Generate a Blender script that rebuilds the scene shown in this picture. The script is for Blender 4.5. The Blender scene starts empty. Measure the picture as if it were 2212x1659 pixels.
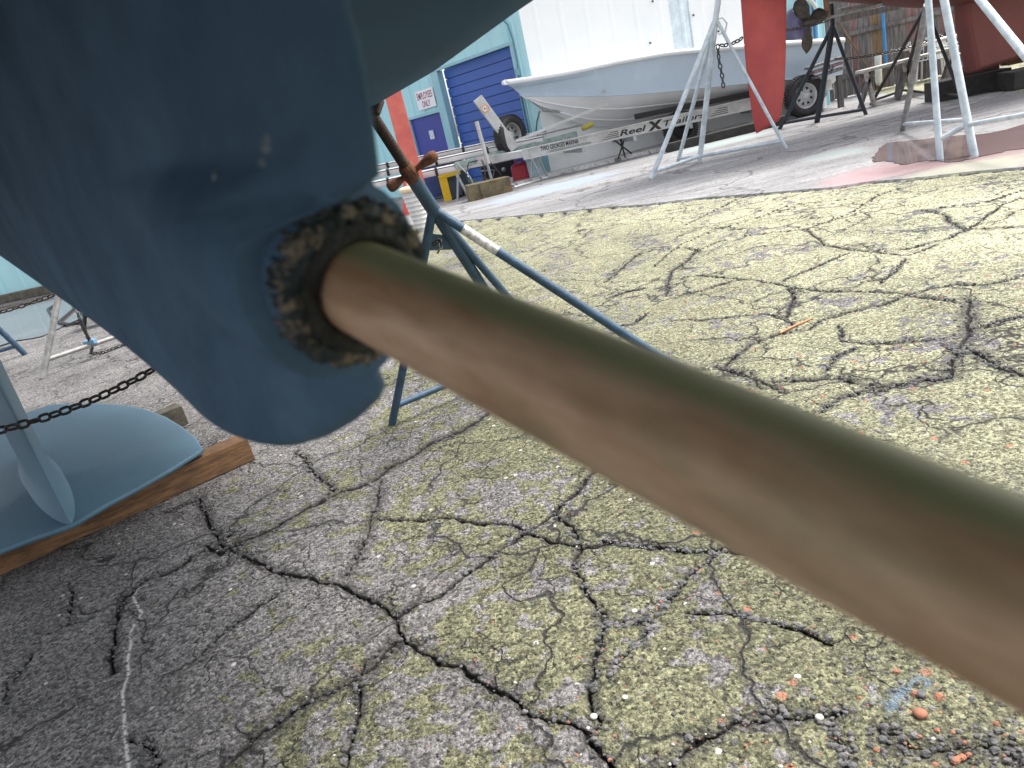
import bpy, bmesh, math, random
import numpy as np
from mathutils import Vector, Matrix
random.seed(7); RNG = np.random.default_rng(7)
SC = bpy.context.scene; COL = SC.collection
# ------------------------------------------------------------------ camera
H = 1.30; TH = math.radians(19.7); PH = math.radians(13.7); FP = 1570.0; CX, CY = 1106.0, 829.5
fw = np.array([0, math.cos(TH), -math.sin(TH)]); r0 = np.array([1., 0, 0]); u0 = np.array([0, math.sin(TH), math.cos(TH)])
RR = math.cos(PH)*r0 - math.sin(PH)*u0; UU = math.sin(PH)*r0 + math.cos(PH)*u0
CAM = np.array([0, 0, H])
cd = bpy.data.cameras.new('camera'); cam = bpy.data.objects.new('camera', cd); COL.objects.link(cam)
cd.sensor_width = 36; cd.lens = FP/2212*36; cd.clip_start = 0.01; cd.clip_end = 400
m = Matrix(((RR[0], UU[0], -fw[0], 0), (RR[1], UU[1], -fw[1], 0), (RR[2], UU[2], -fw[2], H), (0, 0, 0, 1)))
cam.matrix_world = m
cd.dof.use_dof = True; cd.dof.focus_distance = 5.0; cd.dof.aperture_fstop = (cd.lens/1000)/0.0026
SC.camera = cam
# ------------------------------------------------------------------ world, sun, exposure
W = bpy.data.worlds.new('World'); SC.world = W; W.use_nodes = True
nt = W.node_tree; bg = nt.nodes['Background']; sky = nt.nodes.new('ShaderNodeTexSky'); sky.sky_type = 'NISHITA'
SUN_EL, SUN_AZ = math.radians(58), math.radians(75)
sky.sun_disc = False; sky.sun_elevation = SUN_EL; sky.sun_rotation = SUN_AZ; sky.air_density = 1.0; sky.dust_density = 3.0; sky.ozone_density = 1.0
hs = nt.nodes.new('ShaderNodeHueSaturation'); hs.inputs['Saturation'].default_value = 0.28
nt.links.new(sky.outputs[0], hs.inputs['Color']); nt.links.new(hs.outputs[0], bg.inputs[0]); bg.inputs[1].default_value = 0.13
sl = bpy.data.lights.new('sun', 'SUN'); so = bpy.data.objects.new('sun', sl); COL.objects.link(so)
sl.energy = 1.5; sl.angle = math.radians(22); sl.color = (1, .97, .92)
sd = Vector((math.sin(SUN_AZ)*math.cos(SUN_EL), math.cos(SUN_AZ)*math.cos(SUN_EL), math.sin(SUN_EL)))
so.rotation_euler = sd.to_track_quat('Z', 'Y').to_euler()
SC.view_settings.view_transform = 'Standard'; SC.view_settings.look = 'None'; SC.view_settings.gamma = 1
SC.view_settings.exposure = 1.6
# ------------------------------------------------------------------ pixel helpers (photo shown 2212 wide)
def ray(x, y): return fw + RR*((x-CX)/FP) + UU*((CY-y)/FP)
def Zp(x, y, z): d = ray(x, y); return CAM + d*((z-H)/d[2])
def G(x, y): return Zp(x, y, 0.0)
def D(x, y, dep): return CAM + ray(x, y)*dep
def Yp(x, y, yy): d = ray(x, y); return CAM + d*(yy/d[1])
def plane_hit(x, y, p, n): d = ray(x, y); p = np.array(p, float); n = np.array(n, float); return CAM + d*(((p-CAM)@n)/(d@n))
def proj(p):
    v = np.array(p)-CAM; w = v@fw; return (CX+FP*(v@RR)/w, CY-FP*(v@UU)/w)
def near_ray(x, y, a, b):
    """point on the line a-b that comes closest to the ray of a pixel"""
    a = np.array(a, float); e = np.array(b, float)-a; d = ray(x, y); w = a-CAM
    A = np.array([[e@e, -(e@d)], [e@d, -(d@d)]]); t = np.linalg.solve(A, np.array([-(e@w), -(d@w)])); return a+e*t[0]
# ------------------------------------------------------------------ materials
MATS = {}
def mat(name, col, rough=.6, metal=0., col2=None, ns=6., mix=(.4, .65), bump=0., bs=60., wear=None, wscale=20., wthr=.62, coat=0., stretch=None, spec=.5):
    if name in MATS: return MATS[name]
    M = bpy.data.materials.new(name); M.use_nodes = True; t = M.node_tree; N = t.nodes; L = t.links; P = N['Principled BSDF']
    P.inputs['Roughness'].default_value = rough; P.inputs['Metallic'].default_value = metal
    P.inputs['Coat Weight'].default_value = coat; P.inputs['Specular IOR Level'].default_value = spec
    tc = N.new('ShaderNodeTexCoord'); vec = tc.outputs['Object']
    if stretch:
        mp = N.new('ShaderNodeMapping'); mp.inputs['Scale'].default_value = stretch; L.new(vec, mp.inputs[0]); vec = mp.outputs[0]
    n1 = N.new('ShaderNodeTexNoise'); n1.inputs['Scale'].default_value = ns; n1.inputs['Detail'].default_value = 6; n1.inputs['Roughness'].default_value = .65; L.new(vec, n1.inputs[0])
    cr = N.new('ShaderNodeValToRGB'); cr.color_ramp.elements[0].position = mix[0]; cr.color_ramp.elements[1].position = mix[1]
    c2 = col2 or tuple(c*.8 for c in col)
    cr.color_ramp.elements[0].color = (*c2, 1); cr.color_ramp.elements[1].color = (*col, 1); L.new(n1.outputs[0], cr.inputs[0]); out = cr.outputs[0]
    if wear:
        n2 = N.new('ShaderNodeTexNoise'); n2.inputs['Scale'].default_value = wscale; n2.inputs['Detail'].default_value = 8; n2.inputs['Roughness'].default_value = .75; L.new(vec, n2.inputs[0])
        r2 = N.new('ShaderNodeValToRGB'); r2.color_ramp.elements[0].position = wthr; r2.color_ramp.elements[1].position = wthr+.04; L.new(n2.outputs[0], r2.inputs[0])
        mx = N.new('ShaderNodeMixRGB'); mx.inputs[2].default_value = (*wear, 1); L.new(r2.outputs[0], mx.inputs[0]); L.new(out, mx.inputs[1]); out = mx.outputs[0]
    L.new(out, P.inputs['Base Color'])
    rr = N.new('ShaderNodeMapRange'); rr.inputs['To Min'].default_value = max(0, rough-.1); rr.inputs['To Max'].default_value = min(1, rough+.12); L.new(n1.outputs[0], rr.inputs[0]); L.new(rr.outputs[0], P.inputs['Roughness'])
    if bump:
        n3 = N.new('ShaderNodeTexNoise'); n3.inputs['Scale'].default_value = bs; n3.inputs['Detail'].default_value = 5; L.new(vec, n3.inputs[0])
        b = N.new('ShaderNodeBump'); b.inputs['Strength'].default_value = bump; b.inputs['Distance'].default_value = .01; L.new(n3.outputs[0], b.inputs['Height']); L.new(b.outputs[0], P.inputs['Normal'])
    MATS[name] = M; return M
# ------------------------------------------------------------------ mesh builder
class MB:
    def __init__(s): s.v = []; s.f = []; s.sm = []
    def add(s, vs, fs, smooth=False):
        o = len(s.v); s.v += [tuple(map(float, p)) for p in vs]; s.f += [tuple(i+o for i in f) for f in fs]; s.sm += [smooth]*len(fs); return s
    def box(s, c, size, ax=None):
        c = np.array(c, float); X, Y, Z = (np.eye(3) if ax is None else [np.array(a, float)/np.linalg.norm(a) for a in ax])
        h = np.array(size, float)/2
        vs = [c+X*h[0]*i+Y*h[1]*j+Z*h[2]*k for i in (-1, 1) for j in (-1, 1) for k in (-1, 1)]
        return s.add(vs, [(0, 1, 3, 2), (4, 6, 7, 5), (0, 4, 5, 1), (2, 3, 7, 6), (0, 2, 6, 4), (1, 5, 7, 3)])
    def bar(s, a, b, w, h, up=(0, 0, 1)):
        a = np.array(a, float); b = np.array(b, float); X = b-a; l = np.linalg.norm(X); X = X/l; Yv = np.cross(up, X); Yv /= np.linalg.norm(Yv); Zv = np.cross(X, Yv)
        return s.box((a+b)/2, (l, w, h), (X, Yv, Zv))
    def tube(s, pts, r, n=14, cap=True, closed=False):
        P = [np.array(p, float) for p in pts]; k = len(P); rs = r if hasattr(r, '__len__') else [r]*k; vs = []; up = None
        for i in range(k):
            if closed: t = P[(i+1) % k]-P[i-1]
            else: t = P[min(i+1, k-1)]-P[max(i-1, 0)]
            t = t/np.linalg.norm(t)
            if up is None:
                up = np.array([0, 0, 1.]) if abs(t[2]) < .9 else np.array([1., 0, 0])
            a = np.cross(t, up); a /= np.linalg.norm(a); b = np.cross(a, t); up = b
            vs += [P[i]+(a*math.cos(2*math.pi*j/n)+b*math.sin(2*math.pi*j/n))*rs[i] for j in range(n)]
        fs = []
        for i in range(k if closed else k-1):
            i2 = (i+1) % k
            fs += [(i*n+j, i*n+(j+1) % n, i2*n+(j+1) % n, i2*n+j) for j in range(n)]
        s.add(vs, fs, True)
        if cap and not closed:
            s.add(vs[:n], [tuple(range(n))[::-1]]); s.add(vs[-n:], [tuple(range(n))])
        return s
    def lathe(s, o, axis, prof, n=40, smooth=True, noise=0.):
        """prof: (distance along axis, radius)"""
        o = np.array(o, float); t = np.array(axis, float)/np.linalg.norm(axis); up = np.array([0, 0, 1.]) if abs(t[2]) < .9 else np.array([1., 0, 0])
        a = np.cross(t, up); a /= np.linalg.norm(a); b = np.cross(a, t); vs = []
        for (x, r) in prof:
            for j in range(n):
                q = r*(1+(RNG.normal()*noise if noise else 0)); an = 2*math.pi*j/n
                vs.append(o+t*(x+(RNG.normal()*noise*r*.5 if noise else 0))+(a*math.cos(an)+b*math.sin(an))*q)
        k = len(prof); fs = [(i*n+j, i*n+(j+1) % n, (i+1)*n+(j+1) % n, (i+1)*n+j) for i in range(k-1) for j in range(n)]
        return s.add(vs, fs, smooth)
    def prism(s, poly, off):
        """closed polygon (3D points) extruded by the vector off"""
        k = len(poly); off = np.array(off, float); vs = [np.array(p, float) for p in poly]; vs = vs+[p+off for p in vs]
        return s.add(vs, [tuple(range(k))[::-1], tuple(range(k, 2*k))]+[(i, (i+1) % k, k+(i+1) % k, k+i) for i in range(k)])
    def grid(s, rows, smooth=True, close=False):
        n = len(rows[0]); k = len(rows); vs = [p for r in rows for p in r]
        return s.add(vs, [(i*n+j, i*n+(j+1) % n, (i+1)*n+(j+1) % n, (i+1)*n+j) for i in range(k-1) for j in range(n if close else n-1)], smooth)
    def build(s, name, m, parent=None, bevel=0., fixn=True):
        off = world_loc(parent) if parent is not None else np.zeros(3)
        me = bpy.data.meshes.new(name); me.from_pydata([tuple(np.array(p)-off) for p in s.v], [], s.f)
        me.polygons.foreach_set('use_smooth', s.sm); me.materials.append(m)
        if fixn:
            bm = bmesh.new(); bm.from_mesh(me); bmesh.ops.recalc_face_normals(bm, faces=bm.faces); bm.to_mesh(me); bm.free()
        me.update(); o = bpy.data.objects.new(name, me); COL.objects.link(o)
        if parent is not None: o.parent = parent
        if bevel:
            b = o.modifiers.new('bevel', 'BEVEL'); b.width = bevel; b.segments = 2; b.limit_method = 'ANGLE'; b.angle_limit = math.radians(40)
        return o
def world_loc(o):
    v = np.zeros(3)
    while o is not None: v = v+np.array(o.location); o = o.parent
    return v
def tag(o, label=None, cat=None, group=None, kind=None):
    if label: o['label'] = label
    if cat: o['category'] = cat
    if group: o['group'] = group
    if kind: o['kind'] = kind
    return o
def thing(name, label, cat, loc, group=None):
    o = bpy.data.objects.new(name, None); COL.objects.link(o); o.location = tuple(map(float, loc)); o.empty_display_size = .1
    return tag(o, label, cat, group)
def text_mesh(body, origin, X, Yv, height, depth, m, parent, name='lettering', width=None, shear=0., bold=0.):
    c = bpy.data.curves.new(name, 'FONT'); c.body = body; c.size = 1; c.extrude = 0; c.offset = bold; c.shear = shear; c.align_x = 'LEFT'
    o = bpy.data.objects.new('tmp', c); COL.objects.link(o); bpy.context.view_layer.update()
    me = bpy.data.meshes.new_from_object(o.evaluated_get(bpy.context.evaluated_depsgraph_get())); bpy.data.objects.remove(o)
    co = np.array([v.co[:] for v in me.vertices]); mn = co.min(0); mxx = co.max(0)
    s = height/(mxx[1]-mn[1]); sx = s if width is None else width/(mxx[0]-mn[0])
    X = np.array(X, float)/np.linalg.norm(X); Yv = np.array(Yv, float)/np.linalg.norm(Yv); N = np.cross(X, Yv); off = world_loc(parent); origin = np.array(origin, float)
    for i, v in enumerate(me.vertices): v.co = Vector(origin+X*(co[i][0]-mn[0])*sx+Yv*(co[i][1]-mn[1])*s+N*depth-off)
    me.materials.append(m); t = bpy.data.objects.new(name, me); COL.objects.link(t); t.parent = parent; return t
# ------------------------------------------------------------------ noise for meshes
def hsh(ix, iy, seed):
    h = (ix.astype(np.int64)*374761393+iy.astype(np.int64)*668265263+seed*1442695041) & 0xffffffff
    h = ((h ^ (h >> 13))*1274126177) & 0xffffffff; return ((h ^ (h >> 16)) & 0xffff)/65535.
def vnoise(x, y, seed=0):
    ix = np.floor(x); iy = np.floor(y); fx = x-ix; fy = y-iy; fx = fx*fx*(3-2*fx); fy = fy*fy*(3-2*fy)
    return (hsh(ix, iy, seed)*(1-fx)+hsh(ix+1, iy, seed)*fx)*(1-fy)+(hsh(ix, iy+1, seed)*(1-fx)+hsh(ix+1, iy+1, seed)*fx)*fy
def fbm(x, y, o=4, seed=0):
    s = 0; a = .5
    for i in range(o): s = s+a*vnoise(x*2**i, y*2**i, seed+i*17); a *= .5
    return s
# ================================================================== THE GROUND
zA = lambda L: [(1305.7+x*.4097, 307+y*.4097) for x, y in L]
zB = lambda L: [(1305.7+x*.4097, 1152+y*.4097) for x, y in L]
zC = lambda L: [(x*.3518, 1075+y*.3518) for x, y in L]
CR = [  # (points in the photo, half width m, dirt half width m)
 ([(1310,1659),(1280,1610),(1265,1580),(1200,1550),(1150,1540),(1100,1500),(1050,1475),(1000,1440),(960,1430),(905,1400),(870,1370),(855,1325),(800,1290),(740,1265),(700,1255),(650,1245)], .009, .028),
 ([(650,1245),(600,1235),(550,1215),(510,1195),(480,1170),(455,1140),(440,1100),(425,1075)], .009, .04),
 ([(440,1180),(480,1190),(520,1170),(570,1150),(620,1120),(680,1090),(740,1060),(800,1040),(850,1005),(890,985),(940,950),(1000,930),(1060,890)], .015, .055),
 ([(640,975),(660,990),(690,1030),(720,1060)], .008, .03),
 ([(860,1325),(900,1300),(950,1280),(1000,1240),(1050,1210),(1090,1175),(1150,1140),(1200,1100),(1250,1060),(1280,1020),(1310,985)], .0095, .02),
 ([(1190,1100),(1230,1140),(1250,1180),(1240,1220),(1260,1270),(1300,1320),(1305,1370),(1290,1430),(1280,1500),(1300,1560),(1275,1600)], .006, .022),
 ([(820,1120),(900,1125),(980,1120),(1050,1130),(1110,1135),(1180,1160),(1250,1180),(1330,1175),(1400,1180),(1500,1190),(1560,1190),(1600,1200)], .008, .02),
 ([(860,1390),(800,1440),(740,1480),(680,1500),(620,1540),(560,1580),(500,1640)], .009, .05),
 ([(790,1430),(770,1470),(775,1500),(760,1560),(745,1659)], .005, .018),
 ([(820,1040),(810,1090),(800,1140),(770,1200),(750,1240)], .004, .04),
 ([(440,1190),(380,1230),(320,1250),(280,1280),(250,1330),(240,1400),(245,1450)], .009, .03),
 ([(425,1075),(400,1090),(360,1105)], .005, .03), ([(530,1210),(470,1160),(500,1150)], .006, .05),
 ([(440,1410),(500,1350),(560,1300),(600,1280)], .007, .02), ([(285,1590),(310,1620),(330,1659)], .006, .02),
 ([(150,1260),(152,1340),(110,1365),(80,1370)], .003, .01), ([(152,1345),(210,1330)], .003, .01), ([(60,1420),(25,1470),(15,1530)], .003, .01),
 (zA([(0,825),(110,790),(220,765)]), .006, .02), (zA([(330,810),(470,795),(540,775),(600,750),(740,720)]), .007, .02),
 (zA([(380,715),(520,700),(590,705),(740,720),(900,740),(1060,775),(1200,785),(1400,785),(1590,800),(1720,770),(1850,750),(2010,750),(2212,700)]), .008, .022),
 (zA([(1590,800),(1750,820),(1850,840)]), .010, .03), (zA([(1590,800),(1480,850),(1300,890),(1150,940),(1060,985),(900,1020),(780,1060),(700,1120),(640,1190),(760,1240),(900,1290),(960,1320)]), .008, .035),
 (zA([(330,940),(520,935),(700,915),(860,905),(960,930),(1000,960)]), .007, .02), (zA([(980,770),(1000,800),(985,860),(960,920)]), .008, .04),
 (zA([(500,560),(440,620),(350,680),(330,760),(335,800)]), .007, .03), (zA([(0,740),(90,670),(160,600),(260,565),(420,555),(500,570),(610,520),(760,490),(950,470),(1060,460),(1150,430),(1300,370),(1440,280),(1560,240)]), .007, .02),
 (zA([(1060,460),(1120,500),(1160,540),(1260,560),(1400,575),(1600,560),(1800,510),(1900,460),(2212,440)]), .008, .025),
 (zA([(1680,355),(1780,380),(1850,440),(1900,460)]), .009, .03), (zA([(1590,620),(1530,680),(1450,740)]), .006, .02), (zA([(940,730),(1060,680),(1200,620),(1300,580)]), .006, .02),
 (zA([(1920,820),(1930,900),(1920,980),(1900,1050),(1850,1150),(1830,1240)]), .009, .06), (zA([(1950,980),(2050,960),(2130,930),(2212,920)]), .011, .03), (zA([(1930,1080),(1990,1120),(2060,1170),(2200,1220)]), .011, .05),
 (zA([(1240,960),(1250,1040),(1400,1060),(1600,1050),(1800,1040)]), .006, .02), (zA([(900,1260),(1100,1245),(1240,1245),(1400,1280),(1600,1270),(1830,1235)]), .010, .05), (zA([(1800,1070),(1860,1100),(1910,1110)]), .007, .02),
 (zA([(1140,1410),(1200,1370),(1350,1310),(1500,1290),(1660,1260)]), .008, .03), (zA([(600,1180),(720,1210),(830,1290)]), .008, .04), (zA([(80,970),(150,960),(220,900)]), .007, .02),
 (zA([(250,660),(400,540),(560,470),(800,400),(1050,330)]), .004, .012), (zA([(1400,575),(1600,600),(1760,540)]), .004, .01), (zA([(1900,470),(2100,330),(2212,290)]), .005, .015), (zA([(1180,1200),(1240,1120),(1330,1080)]), .005, .02), (zA([(1730,350),(2000,320),(2212,250)]), .005, .015),
 (zA([(420,440),(700,300),(850,260)]), .005, .015), (zA([(800,400),(980,330),(1300,300)]), .004, .012),
 (zB([(0,40),(120,60),(300,85),(420,80),(560,100),(650,80)]), .008, .01), (zB([(610,100),(520,160),(430,240),(380,310),(320,380),(270,440)]), .0035, .01),
 (zB([(460,410),(640,410),(760,440),(900,470),(1050,500),(1200,560)]), .006, .01), (zB([(1250,930),(1180,950),(1000,950),(900,940),(830,980),(700,1020),(640,1060),(400,1150),(300,1210)]), .005, .03),
 (zB([(1170,980),(1220,1090),(1270,1150),(1300,1237)]), .004, .018), (zB([(1480,1050),(1560,1120),(1700,1150),(1900,1130),(2100,1140),(2212,1180)]), .004, .05), (zB([(0,480),(100,480),(280,440)]), .004, .02),
 (zB([(270,440),(210,560),(140,620),(60,690),(30,760)]), .003, .012),
]
SEAM_PX = [(560,512),(890,488),(1038,475)]+zA([(0,350),(200,335),(500,300),(900,270),(1200,245),(1400,215),(1700,190),(1960,160),(2212,140)])
SEAM = [G(*p)[:2] for p in SEAM_PX]; d0 = SEAM[0]-SEAM[2]; SEAM = [SEAM[0]+d0*3]+SEAM+[SEAM[-1]+(SEAM[-1]-SEAM[-4])*3]
WHITE = zC([(930,520),(840,560),(820,620),(870,710),(800,830),(805,900),(780,1000),(790,1080),(750,1200),(760,1300),(765,1420),(780,1560),(790,1660)])
def seg_dist(px, py, pts, best, rmax):
    for (a, b) in zip(pts[:-1], pts[1:]):
        lo = np.minimum(a, b)-rmax; hi = np.maximum(a, b)+rmax
        k = np.nonzero((px > lo[0]) & (px < hi[0]) & (py > lo[1]) & (py < hi[1]))[0]
        if len(k) == 0: continue
        e = b-a; x = px[k]-a[0]; y = py[k]-a[1]; t = np.clip((x*e[0]+y*e[1])/(e@e), 0, 1)
        dd = np.hypot(x-t*e[0], y-t*e[1]); best[k] = np.minimum(best[k], dd)
    return best
def make_ground():
    inv = np.linspace(1/0.75, 1/9.0, 1150); r = np.concatenate([[.02, .3, .55], 1/inv, np.geomspace(9.1, 150, 90)])
    a_in = np.linspace(-math.radians(46), math.radians(46), 1050); a_out = np.linspace(math.radians(46), math.radians(314), 120)[1:-1]
    a = np.concatenate([a_in, a_out]); n = len(a); k = len(r)
    A, Rr = np.meshgrid(a, r); X = (np.sin(A)*Rr).ravel(); Y = (np.cos(A)*Rr).ravel()
    wx = X+(fbm(X*8, Y*8, 4, 3)-.44)*.05+(fbm(X*45, Y*45, 3, 5)-.44)*.022; wy = Y+(fbm(X*8, Y*8, 4, 11)-.44)*.05+(fbm(X*45, Y*45, 3, 13)-.44)*.022
    crack = np.zeros(len(X)); dirt = np.zeros(len(X)); near = np.hypot(X, Y) < 14
    idx = np.nonzero(near)[0]; px = wx[idx]; py = wy[idx]; wn = .45+1.1*fbm(px*14, py*14, 2, 21)
    cw = np.zeros(len(idx)); dw = np.zeros(len(idx))
    for pts, w, dwid in CR:
        P = [G(*p)[:2] for p in pts]; w = w*(.62 if np.hypot(*P[0]) > 3 else .68)
        d = seg_dist(px, py, P, np.full(len(idx), 9.), dwid*1.6)
        cw = np.maximum(cw, np.clip(1.35-d/(w*wn), 0, 1)); dw = np.maximum(dw, np.clip(1.3-d/(dwid*wn), 0, 1))
    d = seg_dist(px, py, SEAM, np.full(len(idx), 9.), .12); cw = np.maximum(cw, np.clip(1.3-d/(.022*wn), 0, 1)); dw = np.maximum(dw, np.clip(1.3-d/(.06*wn), 0, 1))
    crack[idx] = cw; dirt[idx] = dw
    fine = fbm(X*160, Y*160, 2, 31)-.4; med = fbm(X*30, Y*30, 3, 41)-.44
    Z = -crack*.013-dirt*.005+med*.006*(1+2*dirt)+fine*.0022*(1+3*dirt)
    Z[np.hypot(X, Y) > 12] = -.004
    wl = seg_dist(X+(fbm(X*60, Y*60, 2, 7)-.4)*.006, Y, [G(*p)[:2] for p in WHITE], np.full(len(X), 9.), .02); wh = np.clip(1.4-wl/.0045, 0, 1)*(fbm(X*90, Y*90, 2, 9) > .26)
    bp = seg_dist(X, Y, [G(*p)[:2] for p in [(1925,1525),(1945,1500),(1965,1488),(1990,1472)]], np.full(len(X), 9.), .05); blu = np.clip(1.5-bp/.018, 0, 1)*(fbm(X*120, Y*120, 3, 77) > .38)
    V = np.stack([X, Y, Z], 1)
    i, j = np.meshgrid(np.arange(k-1), np.arange(n), indexing='ij'); j2 = (j+1) % n
    Fq = np.stack([i*n+j, i*n+j2, (i+1)*n+j2, (i+1)*n+j], -1).reshape(-1, 4)[:, ::-1]
    me = bpy.data.meshes.new('ground'); me.vertices.add(len(V)); me.vertices.foreach_set('co', V.ravel()); me.loops.add(Fq.size); me.loops.foreach_set('vertex_index', Fq.ravel().astype(np.int32))
    me.polygons.add(len(Fq)); me.polygons.foreach_set('loop_start', np.arange(0, Fq.size, 4, dtype=np.int32)); me.polygons.foreach_set('loop_total', np.full(len(Fq), 4, dtype=np.int32)); me.polygons.foreach_set('use_smooth', np.ones(len(Fq), bool))
    for nm, arr in (('crack', crack), ('dirt', dirt), ('whitefill', wh), ('bluepaint', blu)):
        at = me.attributes.new(nm, 'FLOAT', 'POINT'); at.data.foreach_set('value', arr.astype(np.float32))
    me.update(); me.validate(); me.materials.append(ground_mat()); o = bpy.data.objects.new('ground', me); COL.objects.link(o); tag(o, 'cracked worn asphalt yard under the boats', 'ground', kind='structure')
def node_tools(M):
    M.use_nodes = True; t = M.node_tree; N = t.nodes; L = t.links
    def nz(vec, scale, det=4, rough=.6):
        n = N.new('ShaderNodeTexNoise'); n.inputs['Scale'].default_value = scale; n.inputs['Detail'].default_value = det; n.inputs['Roughness'].default_value = rough; L.new(vec, n.inputs[0]); return n.outputs[0]
    def ramp(v, p0, p1, c0=(0, 0, 0), c1=(1, 1, 1)):
        r = N.new('ShaderNodeValToRGB'); r.color_ramp.elements[0].position = p0; r.color_ramp.elements[1].position = p1; r.color_ramp.elements[0].color = (*c0, 1); r.color_ramp.elements[1].color = (*c1, 1); L.new(v, r.inputs[0]); return r.outputs[0]
    def mix(f, a, b, mode='MIX'):
        x = N.new('ShaderNodeMixRGB'); x.blend_type = mode
        for i, q in ((0, f), (1, a), (2, b)):
            if isinstance(q, (int, float)): x.inputs[i].default_value = q
            elif isinstance(q, tuple): x.inputs[i].default_value = (*q, 1)
            else: L.new(q, x.inputs[i])
        return x.outputs[0]
    def mth(op, a, b=0.):
        x = N.new('ShaderNodeMath'); x.operation = op
        for i, q in ((0, a), (1, b)):
            if isinstance(q, (int, float)): x.inputs[i].default_value = q
            else: L.new(q, x.inputs[i])
        return x.outputs[0]
    def att(nm): n = N.new('ShaderNodeAttribute'); n.attribute_name = nm; return n.outputs['Fac']
    return t, N, L, nz, ramp, mix, mth, att
def ground_mat():
    M = bpy.data.materials.new('asphalt'); t, N, L, nz, ramp, mix, mth, att = node_tools(M); P = N['Principled BSDF']
    tc = N.new('ShaderNodeTexCoord'); v = tc.outputs['Object']
    def vor(scale, feat='F1', out='Distance', rnd=1.):
        n = N.new('ShaderNodeTexVoronoi'); n.feature = feat; n.inputs['Scale'].default_value = scale; n.inputs['Randomness'].default_value = rnd; L.new(v, n.inputs['Vector']); return n.outputs[out]
    sepx = N.new('ShaderNodeSeparateXYZ'); L.new(v, sepx.inputs[0])
    # warm lichen / sand tint spreads right and far; its paler tone there is painted daylight
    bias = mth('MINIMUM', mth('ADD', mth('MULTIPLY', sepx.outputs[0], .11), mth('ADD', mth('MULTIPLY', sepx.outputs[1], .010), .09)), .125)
    bright = mth('ADD', mth('MULTIPLY', sepx.outputs[0], .14), mth('MULTIPLY', sepx.outputs[1], .035))  # rises right and far: open yard brightness painted into the olive colour
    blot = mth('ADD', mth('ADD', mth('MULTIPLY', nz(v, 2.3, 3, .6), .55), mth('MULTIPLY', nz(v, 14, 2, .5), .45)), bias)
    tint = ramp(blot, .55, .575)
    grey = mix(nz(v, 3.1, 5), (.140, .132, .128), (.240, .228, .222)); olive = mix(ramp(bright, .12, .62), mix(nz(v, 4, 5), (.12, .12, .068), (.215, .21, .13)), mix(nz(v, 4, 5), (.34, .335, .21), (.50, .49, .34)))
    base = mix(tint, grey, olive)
    # aggregate stones of different greys
    cell = vor(95, 'F1', 'Color'); sc = N.new('ShaderNodeSeparateColor'); L.new(cell, sc.inputs[0])
    base = mix(1., base, ramp(sc.outputs[0], 0., 1., (.4, .4, .4), (1.55, 1.55, 1.55)), 'MULTIPLY')
    cell2 = vor(230, 'F1', 'Color'); sc2 = N.new('ShaderNodeSeparateColor'); L.new(cell2, sc2.inputs[0])
    base = mix(1., base, ramp(sc2.outputs[0], 0., 1., (.55, .55, .55), (1.4, 1.4, 1.4)), 'MULTIPLY')
    # reddish gravel stones set in it
    c3 = vor(34, 'F1', 'Color'); s3 = N.new('ShaderNodeSeparateColor'); L.new(c3, s3.inputs[0]); d3 = vor(34, 'F1', 'Distance')
    red = mth('MULTIPLY', mth('GREATER_THAN', s3.outputs[1], .972), mth('LESS_THAN', d3, .42)); red = mth('MULTIPLY', red, ramp(sepx.outputs[0], -.0, .3)); base = mix(red, base, (.34, .17, .11))
    whs = mth('MULTIPLY', mth('GREATER_THAN', s3.outputs[2], .992), mth('LESS_THAN', d3, .25)); base = mix(whs, base, (.6, .58, .53))
    # pits
    pit = ramp(nz(v, 75, 3, .7), .34, .46, (.12, .12, .12), (1.12, 1.12, 1.12)); base = mix(1., base, pit, 'MULTIPLY')
    big = ramp(nz(v, 1.1, 6, .7), .35, .6, (.72, .72, .72), (1.05, 1.05, 1.05)); base = mix(1., base, big, 'MULTIPLY')
    # far finer secondary crazing
    ve = N.new('ShaderNodeTexVoronoi'); ve.feature = 'DISTANCE_TO_EDGE'; ve.inputs['Scale'].default_value = 2.6
    wv = N.new('ShaderNodeVectorMath'); wv.operation = 'ADD'; nn = N.new('ShaderNodeTexNoise'); nn.inputs['Scale'].default_value = 5; nn.inputs['Detail'].default_value = 6; L.new(v, nn.inputs[0]); L.new(v, wv.inputs[0])
    scl = N.new('ShaderNodeVectorMath'); scl.operation = 'SCALE'; scl.inputs['Scale'].default_value = .35; L.new(nn.outputs['Color'], scl.inputs[0]); L.new(scl.outputs[0], wv.inputs[1]); L.new(wv.outputs[0], ve.inputs['Vector'])
    hair = mth('MULTIPLY', ramp(ve.outputs['Distance'], .002, .010, (1, 1, 1), (0, 0, 0)), ramp(nz(v, 1.7, 3), .42, .50))
    ve2 = N.new('ShaderNodeTexVoronoi'); ve2.feature = 'DISTANCE_TO_EDGE'; ve2.inputs['Scale'].default_value = 1.35; L.new(wv.outputs[0], ve2.inputs['Vector'])
    slab = mth('MULTIPLY', ramp(ve2.outputs['Distance'], .003, .012, (1, 1, 1), (0, 0, 0)), ramp(nz(v, .9, 3), .40, .46)); hair = mth('MAXIMUM', hair, slab)
    halo = mth('MULTIPLY', ramp(ve2.outputs['Distance'], .0, .05, (1, 1, 1), (0, 0, 0)), ramp(nz(v, 6, 4, .7), .42, .62)); base = mix(mth('MULTIPLY', halo, .55), base, (.09, .085, .083))
    base = mix(hair, base, (.03, .028, .027))
    # paint drops and small oily blots
    bl = ramp(nz(v, 3.3, 5, .75), .745, .75); base = mix(bl, base, (.16, .28, .42))
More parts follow.
